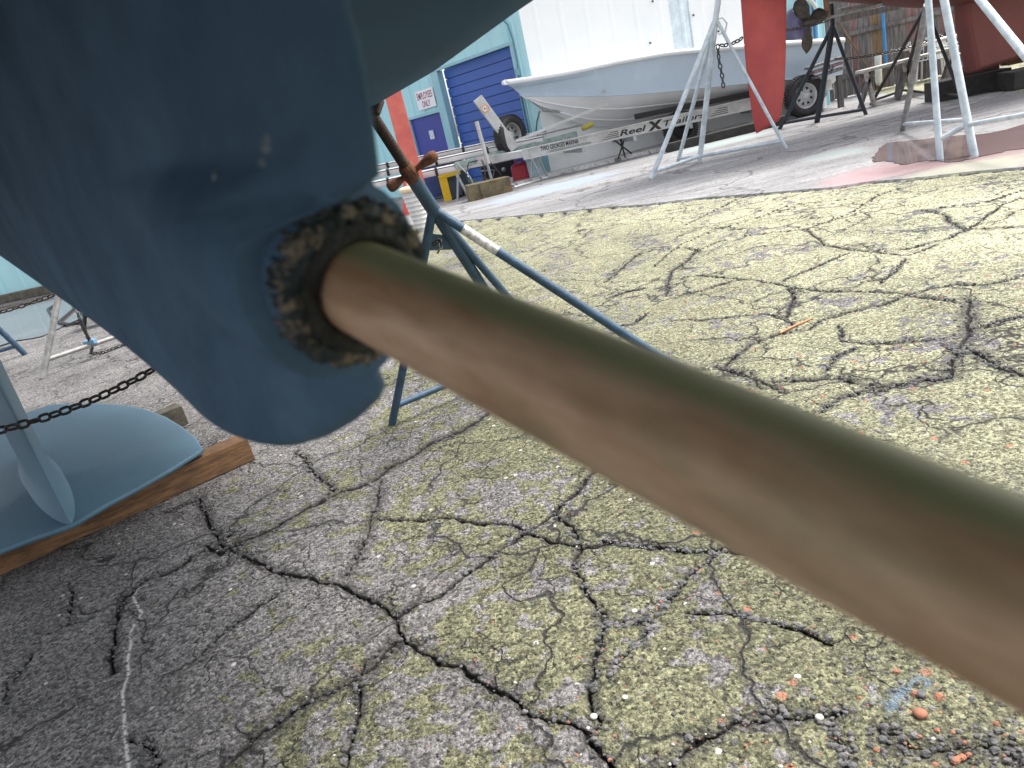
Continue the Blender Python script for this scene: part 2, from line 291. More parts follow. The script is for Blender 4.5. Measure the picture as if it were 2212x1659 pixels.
    base = mix(mth('MULTIPLY', att('dirt'), ramp(nz(v, 38, 4, .7), .36, .60, (1, 1, 1), (.35, .35, .35))), base, (.06, .056, .054)); hole = vor(52, 'F1', 'Distance'); hc = vor(52, 'F1', 'Color'); hsx = N.new('ShaderNodeSeparateColor'); L.new(hc, hsx.inputs[0]); holes = mth('MULTIPLY', mth('MULTIPLY', ramp(hole, .22, .34, (1, 1, 1), (0, 0, 0)), mth('GREATER_THAN', hsx.outputs[2], .6)), ramp(nz(v, 3.5, 3), .42, .56)); base = mix(mth('MULTIPLY', holes, .75), base, (.05, .048, .047)); ck = N.new('ShaderNodeMath'); ck.operation = 'MULTIPLY'; ck.use_clamp = True; L.new(att('crack'), ck.inputs[0]); ck.inputs[1].default_value = 2.6; base = mix(ck.outputs[0], base, (.022, .02, .019)); base = mix(att('whitefill'), base, (.62, .60, .57)); base = mix(mth('MULTIPLY', att('bluepaint'), .7), base, (.14, .20, .27))
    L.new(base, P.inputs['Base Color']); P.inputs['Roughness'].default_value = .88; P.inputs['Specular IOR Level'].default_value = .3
    hgt = mth('ADD', mth('MULTIPLY', vor(95, 'SMOOTH_F1'), -.9), mth('MULTIPLY', nz(v, 75, 4, .7), 1.3)); hgt = mth('ADD', hgt, mth('MULTIPLY', vor(230), -.4)); hgt = mth('SUBTRACT', mth('SUBTRACT', hgt, hair), mth('MULTIPLY', holes, .8))
    b = N.new('ShaderNodeBump'); b.inputs['Strength'].default_value = .95; b.inputs['Distance'].default_value = .007; L.new(hgt, b.inputs['Height']); L.new(b.outputs[0], P.inputs['Normal'])
    return M
make_ground()
def concrete_mat(name, c1, c2, stains=True):
    M = bpy.data.materials.new(name); t, N, L, nz, ramp, mix, mth, att = node_tools(M); P = N['Principled BSDF']; tc = N.new('ShaderNodeTexCoord'); v = tc.outputs['Object']
    mp = N.new('ShaderNodeMapping'); mp.inputs['Scale'].default_value = (.35, 2.2, 1); mp.inputs['Rotation'].default_value = (0, 0, math.radians(8)); L.new(v, mp.inputs[0]); s = mp.outputs[0]
    base = mix(ramp(nz(s, 1.6, 8, .72), .38, .62), c2, c1); base = mix(ramp(nz(v, 60, 4, .8), .3, .5, (1, 1, 1), (0, 0, 0)), base, tuple(c*.55 for c in c1))
    base = mix(ramp(nz(v, .55, 4), .5, .66), base, tuple(c*.62 for c in c1)); mp2 = N.new('ShaderNodeMapping'); mp2.inputs['Scale'].default_value = (.5, 5., 1); mp2.inputs['Rotation'].default_value = (0, 0, math.radians(-6)); L.new(v, mp2.inputs[0])
    base = mix(1., base, ramp(nz(mp2.outputs[0], 4, 8, .85), .40, .47, (.5, .5, .5), (1, 1, 1)), 'MULTIPLY')
    vc = N.new('ShaderNodeTexVoronoi'); vc.feature = 'DISTANCE_TO_EDGE'; vc.inputs['Scale'].default_value = .55; wv = N.new('ShaderNodeVectorMath'); wv.operation = 'ADD'; nn = N.new('ShaderNodeTexNoise'); nn.inputs['Scale'].default_value = 1.5; nn.inputs['Detail'].default_value = 6; L.new(v, nn.inputs[0]); L.new(v, wv.inputs[0]); L.new(nn.outputs['Color'], wv.inputs[1]); L.new(wv.outputs[0], vc.inputs['Vector'])
    base = mix(ramp(vc.outputs['Distance'], .004, .016, (.8, .8, .8), (0, 0, 0)), base, (.08, .075, .07))
    base = mix(1., base, ramp(nz(v, 25, 5, .8), .36, .55, (.6, .6, .6), (1.1, 1.1, 1.1)), 'MULTIPLY')
    lines = ramp(nz(s, 5, 8, .8), .36, .40, (.45, .45, .45), (1, 1, 1)); base = mix(1., base, lines, 'MULTIPLY')
    if stains:
        def spot(px, py, rad, col, sx=1.):
            nonlocal base
            g = G(px, py); n = N.new('ShaderNodeMapping'); n.vector_type = 'POINT'; n.inputs['Location'].default_value = (-g[0]*sx, -g[1], 0); n.inputs['Scale'].default_value = (sx, 1, 1); L.new(v, n.inputs[0])
            ln = N.new('ShaderNodeVectorMath'); ln.operation = 'LENGTH'; L.new(n.outputs[0], ln.inputs[0]); dd = mth('ADD', ln.outputs['Value'], mth('MULTIPLY', nz(v, 2.5, 4), rad*.9)); base = mix(ramp(mth('DIVIDE', dd, rad*2), .55, .78, (.85, .85, .85), (0, 0, 0)), base, col)
        spot(1885, 378, .42, (.38, .25, .255), .8); spot(2150, 325, 1.0, (.22, .13, .13), .9); spot(1560, 310, .5, (.32, .38, .37), .5); spot(1190, 408, .8, (.29, .34, .39), .6); spot(2080, 370, .4, (.32, .32, .25), .6); spot(1800, 335, .4, (.28, .32, .31))
    L.new(base, P.inputs['Base Color']); P.inputs['Roughness'].default_value = .8
    b = N.new('ShaderNodeBump'); b.inputs['Strength'].default_value = .5; b.inputs['Distance'].default_value = .01; L.new(nz(v, 60, 6, .8), b.inputs['Height']); L.new(b.outputs[0], P.inputs['Normal']); return M
def make_apron():
    P = []; S = np.array(SEAM); 
    for a, b in zip(S[:-1], S[1:]):
        for t in np.linspace(0, 1, 14)[:-1]: P.append(a+(b-a)*t)
    P.append(S[-1]); P = np.array(P); P = P+np.stack([np.zeros(len(P)), (fbm(P[:, 0]*12, P[:, 1]*12, 3, 2)-.44)*.06+.015], 1)
    rows = []
    for k, dd in enumerate([0, .03, .3, 1, 2, 3.5, 5, 8, 14, 24, 40]):
        rows.append([(p[0]+dd*.18, p[1]+dd, -.022 if k == 0 else .009) for p in P])
    o = MB().grid(rows, False).build('pavement', concrete_mat('concrete_apron', (.37, .362, .362), (.20, .195, .197)), fixn=False)
    tag(o, 'pale smooth concrete apron beyond the asphalt seam', 'pavement', kind='structure')
make_apron()
# raised pale slab along the workshop
M_slab = concrete_mat('slab', (.78, .77, .75), (.68, .67, .66), False)
sl_pts = [G(1040, 428), G(1190, 384), G(1518, 307), G(1640, 272)]
e = sl_pts[-1]-sl_pts[1]; e /= np.linalg.norm(e); far = [p+np.array([-.1, 6, 0]) for p in sl_pts[::-1]]
poly = [p+np.array([0, 0, .012]) for p in sl_pts+far]
tag(MB().prism(poly, (0, 0, .07)).build('slab', M_slab), 'raised whitish concrete slab in front of the workshop wall', 'slab', kind='structure')
M_water = mat('water', (.19, .145, .145), .05, 0, (.13, .105, .105), 1.5, spec=.7)
MATS['water'].node_tree.nodes['Principled BSDF'].inputs['IOR'].default_value = 1.4
for P_, nm in ((([(1893,333),(1915,312),(1965,306),(2060,296),(2150,288),(2290,250),(2330,300),(2212,322),(2110,343),(2060,352),(2000,350),(1950,358),(1915,350),(1885,352)]), 'shallow puddle at the feet of the white jack stand'),
               (([(-260,800),(-120,690),(0,664),(60,652),(120,645),(190,660),(205,678),(150,700),(90,728),(20,742),(-100,790),(-200,830)]), 'long puddle by the far teal wall at left')):
    pts = [G(*p) for p in P_]; q = []
    k = len(pts)
    for i in range(k):
        p0, p1, p2, p3 = pts[i-1], pts[i], pts[(i+1) % k], pts[(i+2) % k]
        for t in np.linspace(0, 1, 8)[:-1]:
            q.append(.5*((2*p1)+(-p0+p2)*t+(2*p0-5*p1+4*p2-p3)*t*t+(-p0+3*p1-3*p2+p3)*t**3)+np.array([RNG.normal()*.012, RNG.normal()*.02, .014]))
    tag(MB().add(q, [tuple(range(len(q)))]).build('puddle', M_water), nm, 'puddle', kind='structure')
#@@PART2
# ================================================================== THE NEAR BOAT (blue antifouling), its skeg, shaft, keel
SH1 = D(820, 640, .29); SH2 = D(2212, 1300, .14); SD = (SH2-SH1)/np.linalg.norm(SH2-SH1)      # shaft axis, pointing aft
KX = -SD*np.array([1, 1, 0]); KX /= np.linalg.norm(KX)                                         # forward along the boat
NX = np.array([KX[1], -KX[0], 0.]); ZZ = np.array([0, 0, 1.])                                    # towards its far side
def B(s, q, z): return np.array([SH1[0], SH1[1], 0])+KX*s+NX*q+ZZ*z
def inv(p): d = np.array(p)-np.array([SH1[0], SH1[1], 0]); return d@KX, d@NX, p[2]
def PL(x, y, q=0.): return inv(plane_hit(x, y, B(0, q, 0), NX))
M_blue = mat('blue_antifouling', (.088, .150, .222), .8, 0, (.056, .100, .155), 9, (.36, .64), .08, 160, (.075, .125, .165), 30, .70, spec=.12)
M_blue2 = mat('keel_blue', (.082, .165, .220), .5, 0, (.058, .120, .175), 3, (.35, .65), .12, 120, (.03, .05, .06), 60, .76)
def bronze():
    M = bpy.data.materials.new('bronze_shaft'); t, N, L, nz, ramp, mix, mth, att = node_tools(M); P = N['Principled BSDF']; tc = N.new('ShaderNodeTexCoord'); v0 = tc.outputs['Object']
    mp = N.new('ShaderNodeMapping'); mp.inputs['Rotation'].default_value = Vector(SD).rotation_difference(Vector((0, 0, 1))).to_euler(); L.new(v0, mp.inputs[0])
    m2 = N.new('ShaderNodeMapping'); m2.inputs['Scale'].default_value = (1, 1, .28); L.new(mp.outputs[0], m2.inputs[0]); v = m2.outputs[0]
    base = mix(ramp(nz(v, 55, 4, .6), .36, .62), (.40, .235, .13), (.60, .40, .26)); base = mix(mth('MULTIPLY', ramp(nz(v, 38, 5, .65), .54, .68), .6), base, (.28, .23, .12)); base = mix(ramp(nz(v, 21, 3), .58, .66), base, (.58, .40, .13)); base = mix(mth('MULTIPLY', ramp(nz(v, 90, 5, .7), .55, .75), .4), base, (.28, .17, .10))
    # olive green mixed in along the upper side of the shaft
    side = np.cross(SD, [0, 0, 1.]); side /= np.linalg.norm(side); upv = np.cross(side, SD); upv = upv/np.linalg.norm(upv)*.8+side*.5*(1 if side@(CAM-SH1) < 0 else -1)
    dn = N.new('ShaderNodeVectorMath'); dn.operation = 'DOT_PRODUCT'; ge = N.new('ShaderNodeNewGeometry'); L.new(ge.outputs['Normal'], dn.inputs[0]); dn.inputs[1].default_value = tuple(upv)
    olive_up = ramp(mth('ADD', dn.outputs['Value'], mth('MULTIPLY', nz(v, 60, 4), .5)), .66, .95); base = mix(mth('MULTIPLY', olive_up, .8), base, (.34, .35, .17))
    L.new(base, P.inputs['Base Color']); P.inputs['Roughness'].default_value = .5; P.inputs['Metallic'].default_value = .12; P.inputs['Specular IOR Level'].default_value = .35; return M
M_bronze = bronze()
M_rubber = mat('worn_rubber', (.018, .018, .018), .75, 0, (.04, .045, .04), 90, (.4, .6), .8, 300)
M_corr = mat('barnacled_bearing', (.055, .075, .085), .85, 0, (.02, .03, .03), 90, (.42, .58), 1., 260, (.30, .24, .17), 130, .52)
M_rust = mat('rust', (.20, .075, .035), .85, .1, (.07, .03, .02), 30, (.35, .6), .8, 200)
M_drust = mat('dark_rust', (.035, .022, .018), .8, .2, (.06, .03, .02), 30, (.35, .6), .6, 200)
M_stand = mat('blue_stand_paint', (.045, .095, .15), .5, .1, (.03, .065, .105), 12, (.4, .6), .3, 120, (.07, .04, .03), 40, .64)
M_dkstand = mat('dark_stand_paint', (.018, .034, .055), .6, .1, (.03, .03, .035), 12, (.4, .6), .4, 120, (.10, .05, .03), 30, .6)
M_blkstand = mat('black_stand_paint', (.018, .018, .022), .6, .1, (.035, .03, .03), 12, (.4, .6), .4, 120, (.08, .05, .04), 30, .63)
M_wstand = mat('pale_stand_paint', (.62, .68, .72), .5, .1, (.40, .46, .50), 7, (.35, .6), .3, 100, (.25, .17, .12), 25, .66)
M_gstand = mat('galvanised_stand', (.33, .33, .32), .55, .3, (.22, .21, .20), 14, (.4, .6), .4, 90, (.13, .11, .10), 22, .66)
M_chain = mat('chain_steel', (.018, .017, .018), .55, .5, (.04, .03, .025), 60)
M_gchain = mat('galvanised_chain', (.10, .105, .11), .5, .7, (.05, .05, .05), 60)
M_timber = mat('timber_brown', (.24, .125, .055), .8, 0, (.09, .048, .024), 9, (.35, .62), .5, 40, stretch=(1, 1, 6))
M_timber2 = mat('timber_weathered', (.13, .12, .085), .85, 0, (.06, .05, .04), 9, (.35, .62), .5, 40)

hull_pad = None
# stand geometry that the hull must meet
st_M = G(1150, 787); st_A = near_ray(935, 452, G(1150, 787)*[1, 1, 0], G(1150, 787)+np.array([-1.25, -.55, 2.0])); st_A = Yp(935, 452, 3.22)
st_top = near_ray(800, 236, st_M, st_A)
ps, pq, pz = inv(st_top)
e1s, e1q, e1z = inv(Zp(1150, 0, pz+.03))
boat = thing('sailboat', 'dark blue sailboat hull close overhead with its skeg and bronze propeller shaft', 'sailboat', B(3.8, 0, 0))
def edge_q(s):   # half breadth of the far bilge along the boat
    return float(np.interp(s, [-1.6, e1s, (e1s+ps)/2, ps, ps+1.5, ps+3.5, ps+5.5], [e1q*.72, e1q, (e1q+pq)/2+.05, pq+.02, pq+.1, pq*.8, .05]))
def zc(s): return float(np.interp(s, [-1.6, -.4, .3, 1., 3, 5, 8.6], [pz+.08, pz+.10, pz+.10, pz+.08, pz-.06, pz-.10, pz+.3]))
def ze(s): return float(np.interp(s, [-1.6, e1s, ps, 5, 8.6], [pz+.05, e1z, pz+.01, pz+.01, pz+.4]))
rows = []
for s in np.linspace(-3.5, 8.6, 110):
    b = edge_q(s); z0 = zc(s); z1 = ze(s); sec = []
    for side in (-1, 1):
        ring = []
        for t in np.linspace(0, 1, 14): ring.append(B(s, side*b*t, z0+(z1-z0)*t**1.6))
        for a in np.linspace(.15, 1, 10): ring.append(B(s, side*(b+.10*math.sin(a*math.pi/2)), z1+.02+.16*(1-math.cos(a*math.pi/2))))
        for h in (.4, .8, 1.15): ring.append(B(s, side*(b+.12+.06*h), z1+.18+h))
        sec.append(ring)
    rows.append(sec[0][::-1]+sec[1][1:])
hb = MB().grid(rows)
hb.add(rows[0], [tuple(range(len(rows[0])))]); top = [r[0] for r in rows]+[r[-1] for r in rows[::-1]]; hb.add(top, [tuple(range(len(top)))])
hb.build('hull', mat('blue_hull_paint', (.055, .115, .195), .75, 0, (.042, .092, .160), 3, (.35, .65), .05, 90, spec=.08), boat)
# skeg: foil sections stacked over the height
tr = [PL(*p) for p in [(745,0),(778,110),(800,250),(818,400),(835,520),(850,640),(858,740),(845,810),(812,868),(762,912),(712,940),(668,953)]]
ld = [PL(*p) for p in [(668,953),(610,951),(560,940),(500,910),(440,868),(380,822),(300,762),(200,690),(100,622),(0,552),(-90,490)]]
tz = np.array([p[2] for p in tr])[::-1]; ts = np.array([p[0] for p in tr])[::-1]; lz = np.array([p[2] for p in ld]); ls = np.array([p[0] for p in ld])
zt = zc(.3)+.05
zax = SH1[2]; saft = lambda sz: zax+sz*(-SD[2]/np.linalg.norm(SD[:2]))*-1 if False else zax+sz*math.tan(math.asin(-SD[2]))
def boss_r(s): return float(np.interp(s, [-.02, .012, .022, .036, .06, .12, .18, .25, .33], [.031, .0345, .0385, .0455, .0475, .041, .031, .018, .0]))
zs = list(tz[0]+(zt-tz[0])*np.concatenate([np.linspace(0, .22, 18)**1.5/(.22**.5), np.linspace(.225, 1, 110)]))
rows = []
for z in zs:
    s0 = float(np.interp(z, tz, ts)); s1 = float(np.interp(z, lz, ls))
    if z > lz[-1]: s1 = ls[-1]+(z-lz[-1])*(ls[-1]-ls[-4])/(lz[-1]-lz[-4])
    if z > tz[-1]: s0 = ts[-1]+(z-tz[-1])*(ts[-1]-ts[-3])/(tz[-1]-tz[-3])
    dz0 = abs(z-saft(s0)); s0 = s0+max(0., (.030-s0)*(1 if dz0 < .037 else max(0, 1-(dz0-.037)/.014)))
    c = max(s1-s0, .002); th = min(.022, c*.22); n = 64; sec = []
    for k in range(n):
        a = 2*math.pi*k/n; x = .5-.5*math.cos(a); sg = 1 if math.sin(a) >= 0 else -1
        xx = x**1.25; s_ = s0+c*xx; w = th*abs(math.sin(math.pi*min(1, xx)**.62))**.75
        R_ = boss_r(s_); d_ = (z-saft(s_))*.973; bw = math.sqrt(R_*R_-d_*d_) if abs(d_) < R_ else 0.
        if 0 < k < n and k != n//2: q = ((w**6+bw**6)**(1/6.)) if bw > 0 else w
        else: q = 0.
        sec.append(B(s_, sg*q, z))
    rows.append(sec)
sk = MB().grid(rows, True, True); sk.add(rows[0], [tuple(range(64))]); skeg = sk.build('skeg', M_blue, boat)
ax0 = SH1-SD*.019
MB().lathe(ax0, -SD, [(-.004, .0285), (-.004, .0325), (.004, .0340), (.02, .0345), (.035, .035)], 56).build('shaft_tube', M_blue, boat)
MB().lathe(ax0, SD, [(-.010, .0265), (-.010, .0335), (-.002, .0345), (.003, .0342), (.0065, .0325), (.008, .0300), (.0075, .0278), (-.001, .0272)], 120, True, .035).build('bearing_ring', M_corr, boat)
MB().lathe(ax0, SD, [(-.006, .0193), (.005, .0194), (.0085, .0205), (.0095, .0235), (.008, .0275), (.0, .0285)], 60, True, .012).build('rubber_bearing', M_rubber, boat)
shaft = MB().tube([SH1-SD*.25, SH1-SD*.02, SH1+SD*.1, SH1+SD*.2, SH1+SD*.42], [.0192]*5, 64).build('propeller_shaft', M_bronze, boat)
# paint dings
for px, py, r in ((570,320,.0022),(573,300,.0014),(563,352,.0016),(462,385,.0020),(452,396,.0014),(572,752,.0024)):
    s_, q_, z_ = PL(px, py, -.0225); MB().lathe(B(s_, -.0215, z_), -NX, [(0, r*1.3), (.001, r), (.0018, r*.3), (.0019, .00005)], 9, True, .1).build('barnacle', mat('barnacle', (.16, .20, .23), .8), skeg)
# wing keel standing on timbers
zk = .150
def K(x, y, z=zk): p = Zp(x, y, z); return inv(p)
wing = [K(*p)[:2] for p in [(156,1139),(230,1095),(300,1058),(370,1018),(440,974),(425,950),(395,926),(360,905),(320,889),(275,879),(200,874),(110,877)]]
cs = float(wing[0][0]); cq = float(wing[0][1])
ws = np.array([w[0] for w in wing]); wq = np.array([w[1]-cq for w in wing])
full = [(a, b) for a, b in zip(ws, wq)]+[(a, -b) for a, b in list(zip(ws, wq))[::-1][:-1]]
# wing loft: outline rings shrinking to a thicker middle
ctr = (cs+.62, 0.); rows_t = []; rows_b = []
for k, f in enumerate([1, .985, .93, .8, .6, .38, .18, .03]):
    rise = .012+.055*(1-f)**.8
    rows_t.append([B(ctr[0]+(a-ctr[0])*f, cq+b*f, zk+rise) for a, b in full]); rows_b.append([B(ctr[0]+(a-ctr[0])*f, cq+b*f, zk-.008-.012*(1-f)) for a, b in full])
kb = MB().grid(rows_b[::-1]+[[B(a, cq+b, zk+.002) for a, b in full]]+rows_t, True, True)
keel = thing('keel', None, None, (0, 0, 0)); bpy.data.objects.remove(keel)
rows = []
for z in np.linspace(zk+.012, zc(4.3)+.05, 26):
    f = (z-zk)/(zc(4.3)-zk); fl = max(0, 1-(z-zk)/.15)**1.6; fu = max(0, (f-.9)/.1)**2
    s0 = cs+.005+f*.30; s1 = cs+1.25-.05*f; c = s1-s0; th = (.062+.03*f)*(1+1.5*fl+.7*fu); sec = []
    for k in range(36):
        a = 2*math.pi*k/36; x = .5-.5*math.cos(a); w = math.copysign(abs(math.sin(a))**.9, math.sin(a))*(.35+.9*x**.7*(1-x*.45)); sec.append(B(s0+c*x, cq+th*w, z))
    rows.append(sec)
kf = MB().grid(rows, True, True).build('keel', M_blue2, boat)
kb.build('keel_wing', M_blue2, kf)
# ---------------- timbers under the keel
def timber(name, label, p, length_to, h, wd, m, depth_dir, group='timber blocks under the keels'):
    a = G(*p[0]); b = G(*p[1]); 
    t = thing(name, label, 'timber', a, group); e = b-a; e /= np.linalg.norm(e); side = np.cross(ZZ, e)
    if side@np.array(depth_dir) < 0: side = -side
    poly = [a, a+ZZ*h, a+ZZ*h+side*wd, a+side*wd]; mb = MB(); n = 12; L_ = np.linalg.norm(b-a); rws = []
    for i in range(n+1):
        rws.append([q+e*L_*i/n+np.array([0, 0, RNG.normal()*.0012]) for q in poly])
    mb.grid(rws, False, True); mb.add(rws[0], [(0, 1, 2, 3)]); mb.add(rws[-1], [(0, 1, 2, 3)]); mb.build('beam', m, t, .006); return t
timber('timber_block', 'brown squared timber under the blue keel, its sawn end bare beside the skeg', [(552, 994), (-40, 1262)], 0, .125, .12, M_timber, (0, 1, 0))
timber('timber_block', 'grey green timber end sticking out behind the blue keel wing', [(408, 915), (120, 1040)], 0, .125, .12, M_timber2, (0, 1, 0))
# ================================================================== CHAINS
def chain(name, label, pts, link, m, group='chains of the jack stands', cat='chain', parent=None):
    """links strung along the polyline pts (3D)"""
    P = [np.array(p, float) for p in pts]; acc = [0]
    for a, b in zip(P[:-1], P[1:]): acc.append(acc[-1]+np.linalg.norm(b-a))
    pitch = link*.74; n = max(2, int(acc[-1]/pitch)); mb = MB(); rad = link*.115
    def at(d):
        d = min(max(d, 0), acc[-1]-1e-6); i = int(np.searchsorted(acc, d, 'right')-1); i = min(i, len(P)-2); return P[i]+(P[i+1]-P[i])*((d-acc[i])/(acc[i+1]-acc[i])), (P[i+1]-P[i])/np.linalg.norm(P[i+1]-P[i])
    for i in range(n):
        c, t = at((i+.5)*pitch); ref = ZZ if abs(t[2]) < .8 else np.array([0, 1., 0]); a = np.cross(t, ref); a /= np.linalg.norm(a); b = np.cross(a, t)
        ang = (math.pi/4+.1 if i % 2 else -math.pi/4-.1)+RNG.normal()*.18; u = a*math.cos(ang)+b*math.sin(ang); lh = link/2-rad; wd = link*.26; L_ = []
        for k in range(16):
            an = 2*math.pi*k/16; cx, sx = math.cos(an), math.sin(an)
            L_.append(c+t*((lh-wd)*np.sign(cx)*(abs(cx) > .2)+wd*cx)+u*wd*sx)
        mb.tube(L_, rad, 7, False, True)
    if parent is not None: return mb.build(name, m, parent)
    o = thing(name, label, cat, P[0], group); mb.build('link_row', m, o); return o
def sag(a, b, d, n=14):
    a = np.array(a); b = np.array(b); return [a+(b-a)*t-ZZ*d*4*t*(1-t) for t in np.linspace(0, 1, n)]
chain('chain', 'heavy black chain hanging across the blue keel fin at left', sag(Yp(-60, 943, 2.75), Yp(345, 790, 3.0), .035), .052, M_chain)
# ================================================================== JACK STANDS
def stand(label, apex, top, feet, m, r, braces, screw=None, name='jack_stand', main=None, plate=True, rb=None):
    """apex: where the legs meet; feet: 3D points; braces: index pairs; the name of each part says what it is"""
    t = thing(name, label, 'jack stand', np.mean(feet, 0)*[1, 1, 0], 'jack stands propping the boats'); apex = np.array(apex, float)
    for i, f in enumerate(feet):
        f = np.array(f, float); rr = r[i] if hasattr(r, '__len__') else r
        d = (apex-f)/np.linalg.norm(apex-f); MB().tube([f+ZZ*rr*.3, f+d*.3, f+d*.8, apex], rr, 16).build('leg', m, t)
    for i, j, za, zb in braces:
        a = np.array(feet[i]); b = np.array(feet[j]); qa = a+(apex-a)*(za/(apex[2]-a[2])); qb = b+(apex-b)*(zb/(apex[2]-b[2])); MB().tube([qa, (qa+qb)/2, qb], rb or (r[0] if hasattr(r, '__len__') else r)*.8, 12).build('brace', m, t)
    if top is not None:
        MB().tube([apex, np.array(top)], (r[0] if hasattr(r, '__len__') else r)*1.15, 18).build('post', m, t)
    return t
def screw_rod(a, b, r, m, parent, pitch=.010):
    a = np.array(a, float); b = np.array(b, float); L_ = np.linalg.norm(b-a); n = int(L_/pitch); prof = []
    for i in range(n): prof += [(i*pitch, r*.80), (i*pitch+pitch*.25, r), (i*pitch+pitch*.6, r), (i*pitch+pitch*.85, r*.80)]
    return MB().lathe(a, b-a, prof, 22).build('screw', m, parent)
# 1 near blue stand
F1, F2, F3 = G(1480, 807), G(848, 916), G(1209, 772)
s1 = stand('slate blue jack stand with rusty screw behind the bronze shaft', st_A, None, [F1, F2, st_M, F3], M_stand, [.021, .020, .026, .019], [(1, 2, .10, .10), (0, 2, .10, .10)])
col_pt = near_ray(890, 372, st_M, st_A)
MB().tube([st_A-(col_pt-st_A)*.1, col_pt], .0305, 22).build('post', M_stand, s1)
screw_rod(col_pt, st_top, .0225, M_drust, s1, .0115)
hd = (st_top-col_pt)/np.linalg.norm(st_top-col_pt)
hn = MB().lathe(col_pt-hd*.03, hd, [(0, .030), (0, .032), (.02, .034), (.060, .034), (.070, .030), (.08, .025)], 14, False).build('handle_nut', M_rust, s1)
dpt = float((col_pt-CAM)@fw)
for (tx, ty, rt) in ((943, 332, 1), (838, 408, 1)):
    tip = D(tx, ty, dpt*(.985 if tx > 900 else 1.0)); dv = tip-col_pt; mbw = MB()
    mbw.tube([col_pt+dv*t for t in (.12, .3, .5, .7, .85, .95, 1.0)], [.013, .012, .017, .023, .024, .020, .009], 14); mbw.build('handle_wing', M_rust, hn)
# pad against the hull
MB().box(st_top+ZZ*.0, (.11, .08, .02), (hd*0+np.cross(hd, [0, 0, 1]), np.cross(np.cross(hd, [0, 0, 1]), hd)*0+KX if False else np.cross(hd, np.cross(hd, [0, 0, 1])), hd)).build('pad', M_drust, s1, .006)
lab = near_ray(1048, 500, st_A, F1); ld_ = (F1-st_A)/np.linalg.norm(F1-st_A); sb = MB().tube([lab-ld_*.09, lab+ld_*.09], .0217, 18, False).build('label_sleeve', mat('label_white', (.72, .70, .66), .6, 0, (.42, .38, .33), 45, (.4, .55)), s1)
gus = [near_ray(930, 505, st_A, F2), near_ray(985, 515, st_A, F3), near_ray(1000, 545, st_A, F3), near_ray(935, 545, st_A, F2)]
MB().prism(gus, np.cross(gus[1]-gus[0], gus[2]-gus[0])/np.linalg.norm(np.cross(gus[1]-gus[0], gus[2]-gus[0]))*.006).build('gusset', M_stand, s1)
g0 = (gus[2]+gus[3])/2; gp = [near_ray(945, 520, gus[0], gus[1])+np.array([0, -.01, 0])]
chain('chain', 'short black chain hooked through the gusset of the near blue stand', [D(935, 528, dpt*1.0)+np.array([0, .0, 0]), D(950, 518, dpt*.99), D(952, 535, dpt*.985), D(944, 549, dpt*.98)], .030, M_chain)
# 2 pale stand by the trailer
def apexpt(px, py, yy): return Yp(px, py, yy)
a2 = apexpt(1546, 40, 10.9); s2 = stand('pale blue jack stand in front of the white powerboat, left of the red rudder', a2, apexpt(1556, -30, 10.85), [G(1406, 388), G(1463, 356), G(1511, 352), G(1699, 322)], M_wstand, [.034, .030, .040, .024], [(0, 2, .10, .10), (1, 2, .10, .10), (2, 3, .10, .12)])
chain('chain', 'galvanised chain hanging down in front of the white powerboat side', [Yp(1550, 96, 10.7), Yp(1553, 130, 10.7), Yp(1560, 165, 10.7), Yp(1563, 190, 10.7)], .085, M_gchain)
chain('chain', 'galvanised chain running from the pale stand to the red rudder', sag(Yp(1556, 98, 10.8), Yp(1606, 80, 10.9), .03), .085, M_gchain)
# 3 dark stand with chain by the trailer wheel
a3 = apexpt(1799, 55, 12.4); s3 = stand('dark blue jack stand between the trailer wheel and the fence', a3, apexpt(1796, 8, 12.4), [G(1684, 280), G(1765, 266), G(1871, 249)], M_dkstand, [.033, .046, .030], [(0, 1, .10, .10), (1, 2, .10, .10)])
chain('chain', 'black chain looping from the dark stand across the fence to the right', sag(Yp(1690, 66, 12.4), Yp(1792, 42, 12.3), .02), .075, M_chain)
chain('chain', 'thin dark chain sagging across the grey fence boards', sag(Yp(1802, 128, 12.2), Yp(2085, 55, 11.5), .10), .065, M_chain)
chain('chain', 'dark chain hung in a loop on the dark blue stand', [Yp(1790, 138, 12.3), Yp(1795, 155, 12.3), Yp(1802, 140, 12.3)], .05, M_chain)
# 4 black stand before the picnic table
a4 = apexpt(2000, 15, 11.6); s4 = stand('black jack stand behind the two white legs, before the bench', a4, None, [G(1881, 227), G(1944, 205), G(2081, 222)], M_blkstand, [.027, .032, .024], [(0, 1, .08, .08), (1, 2, .10, .10)])
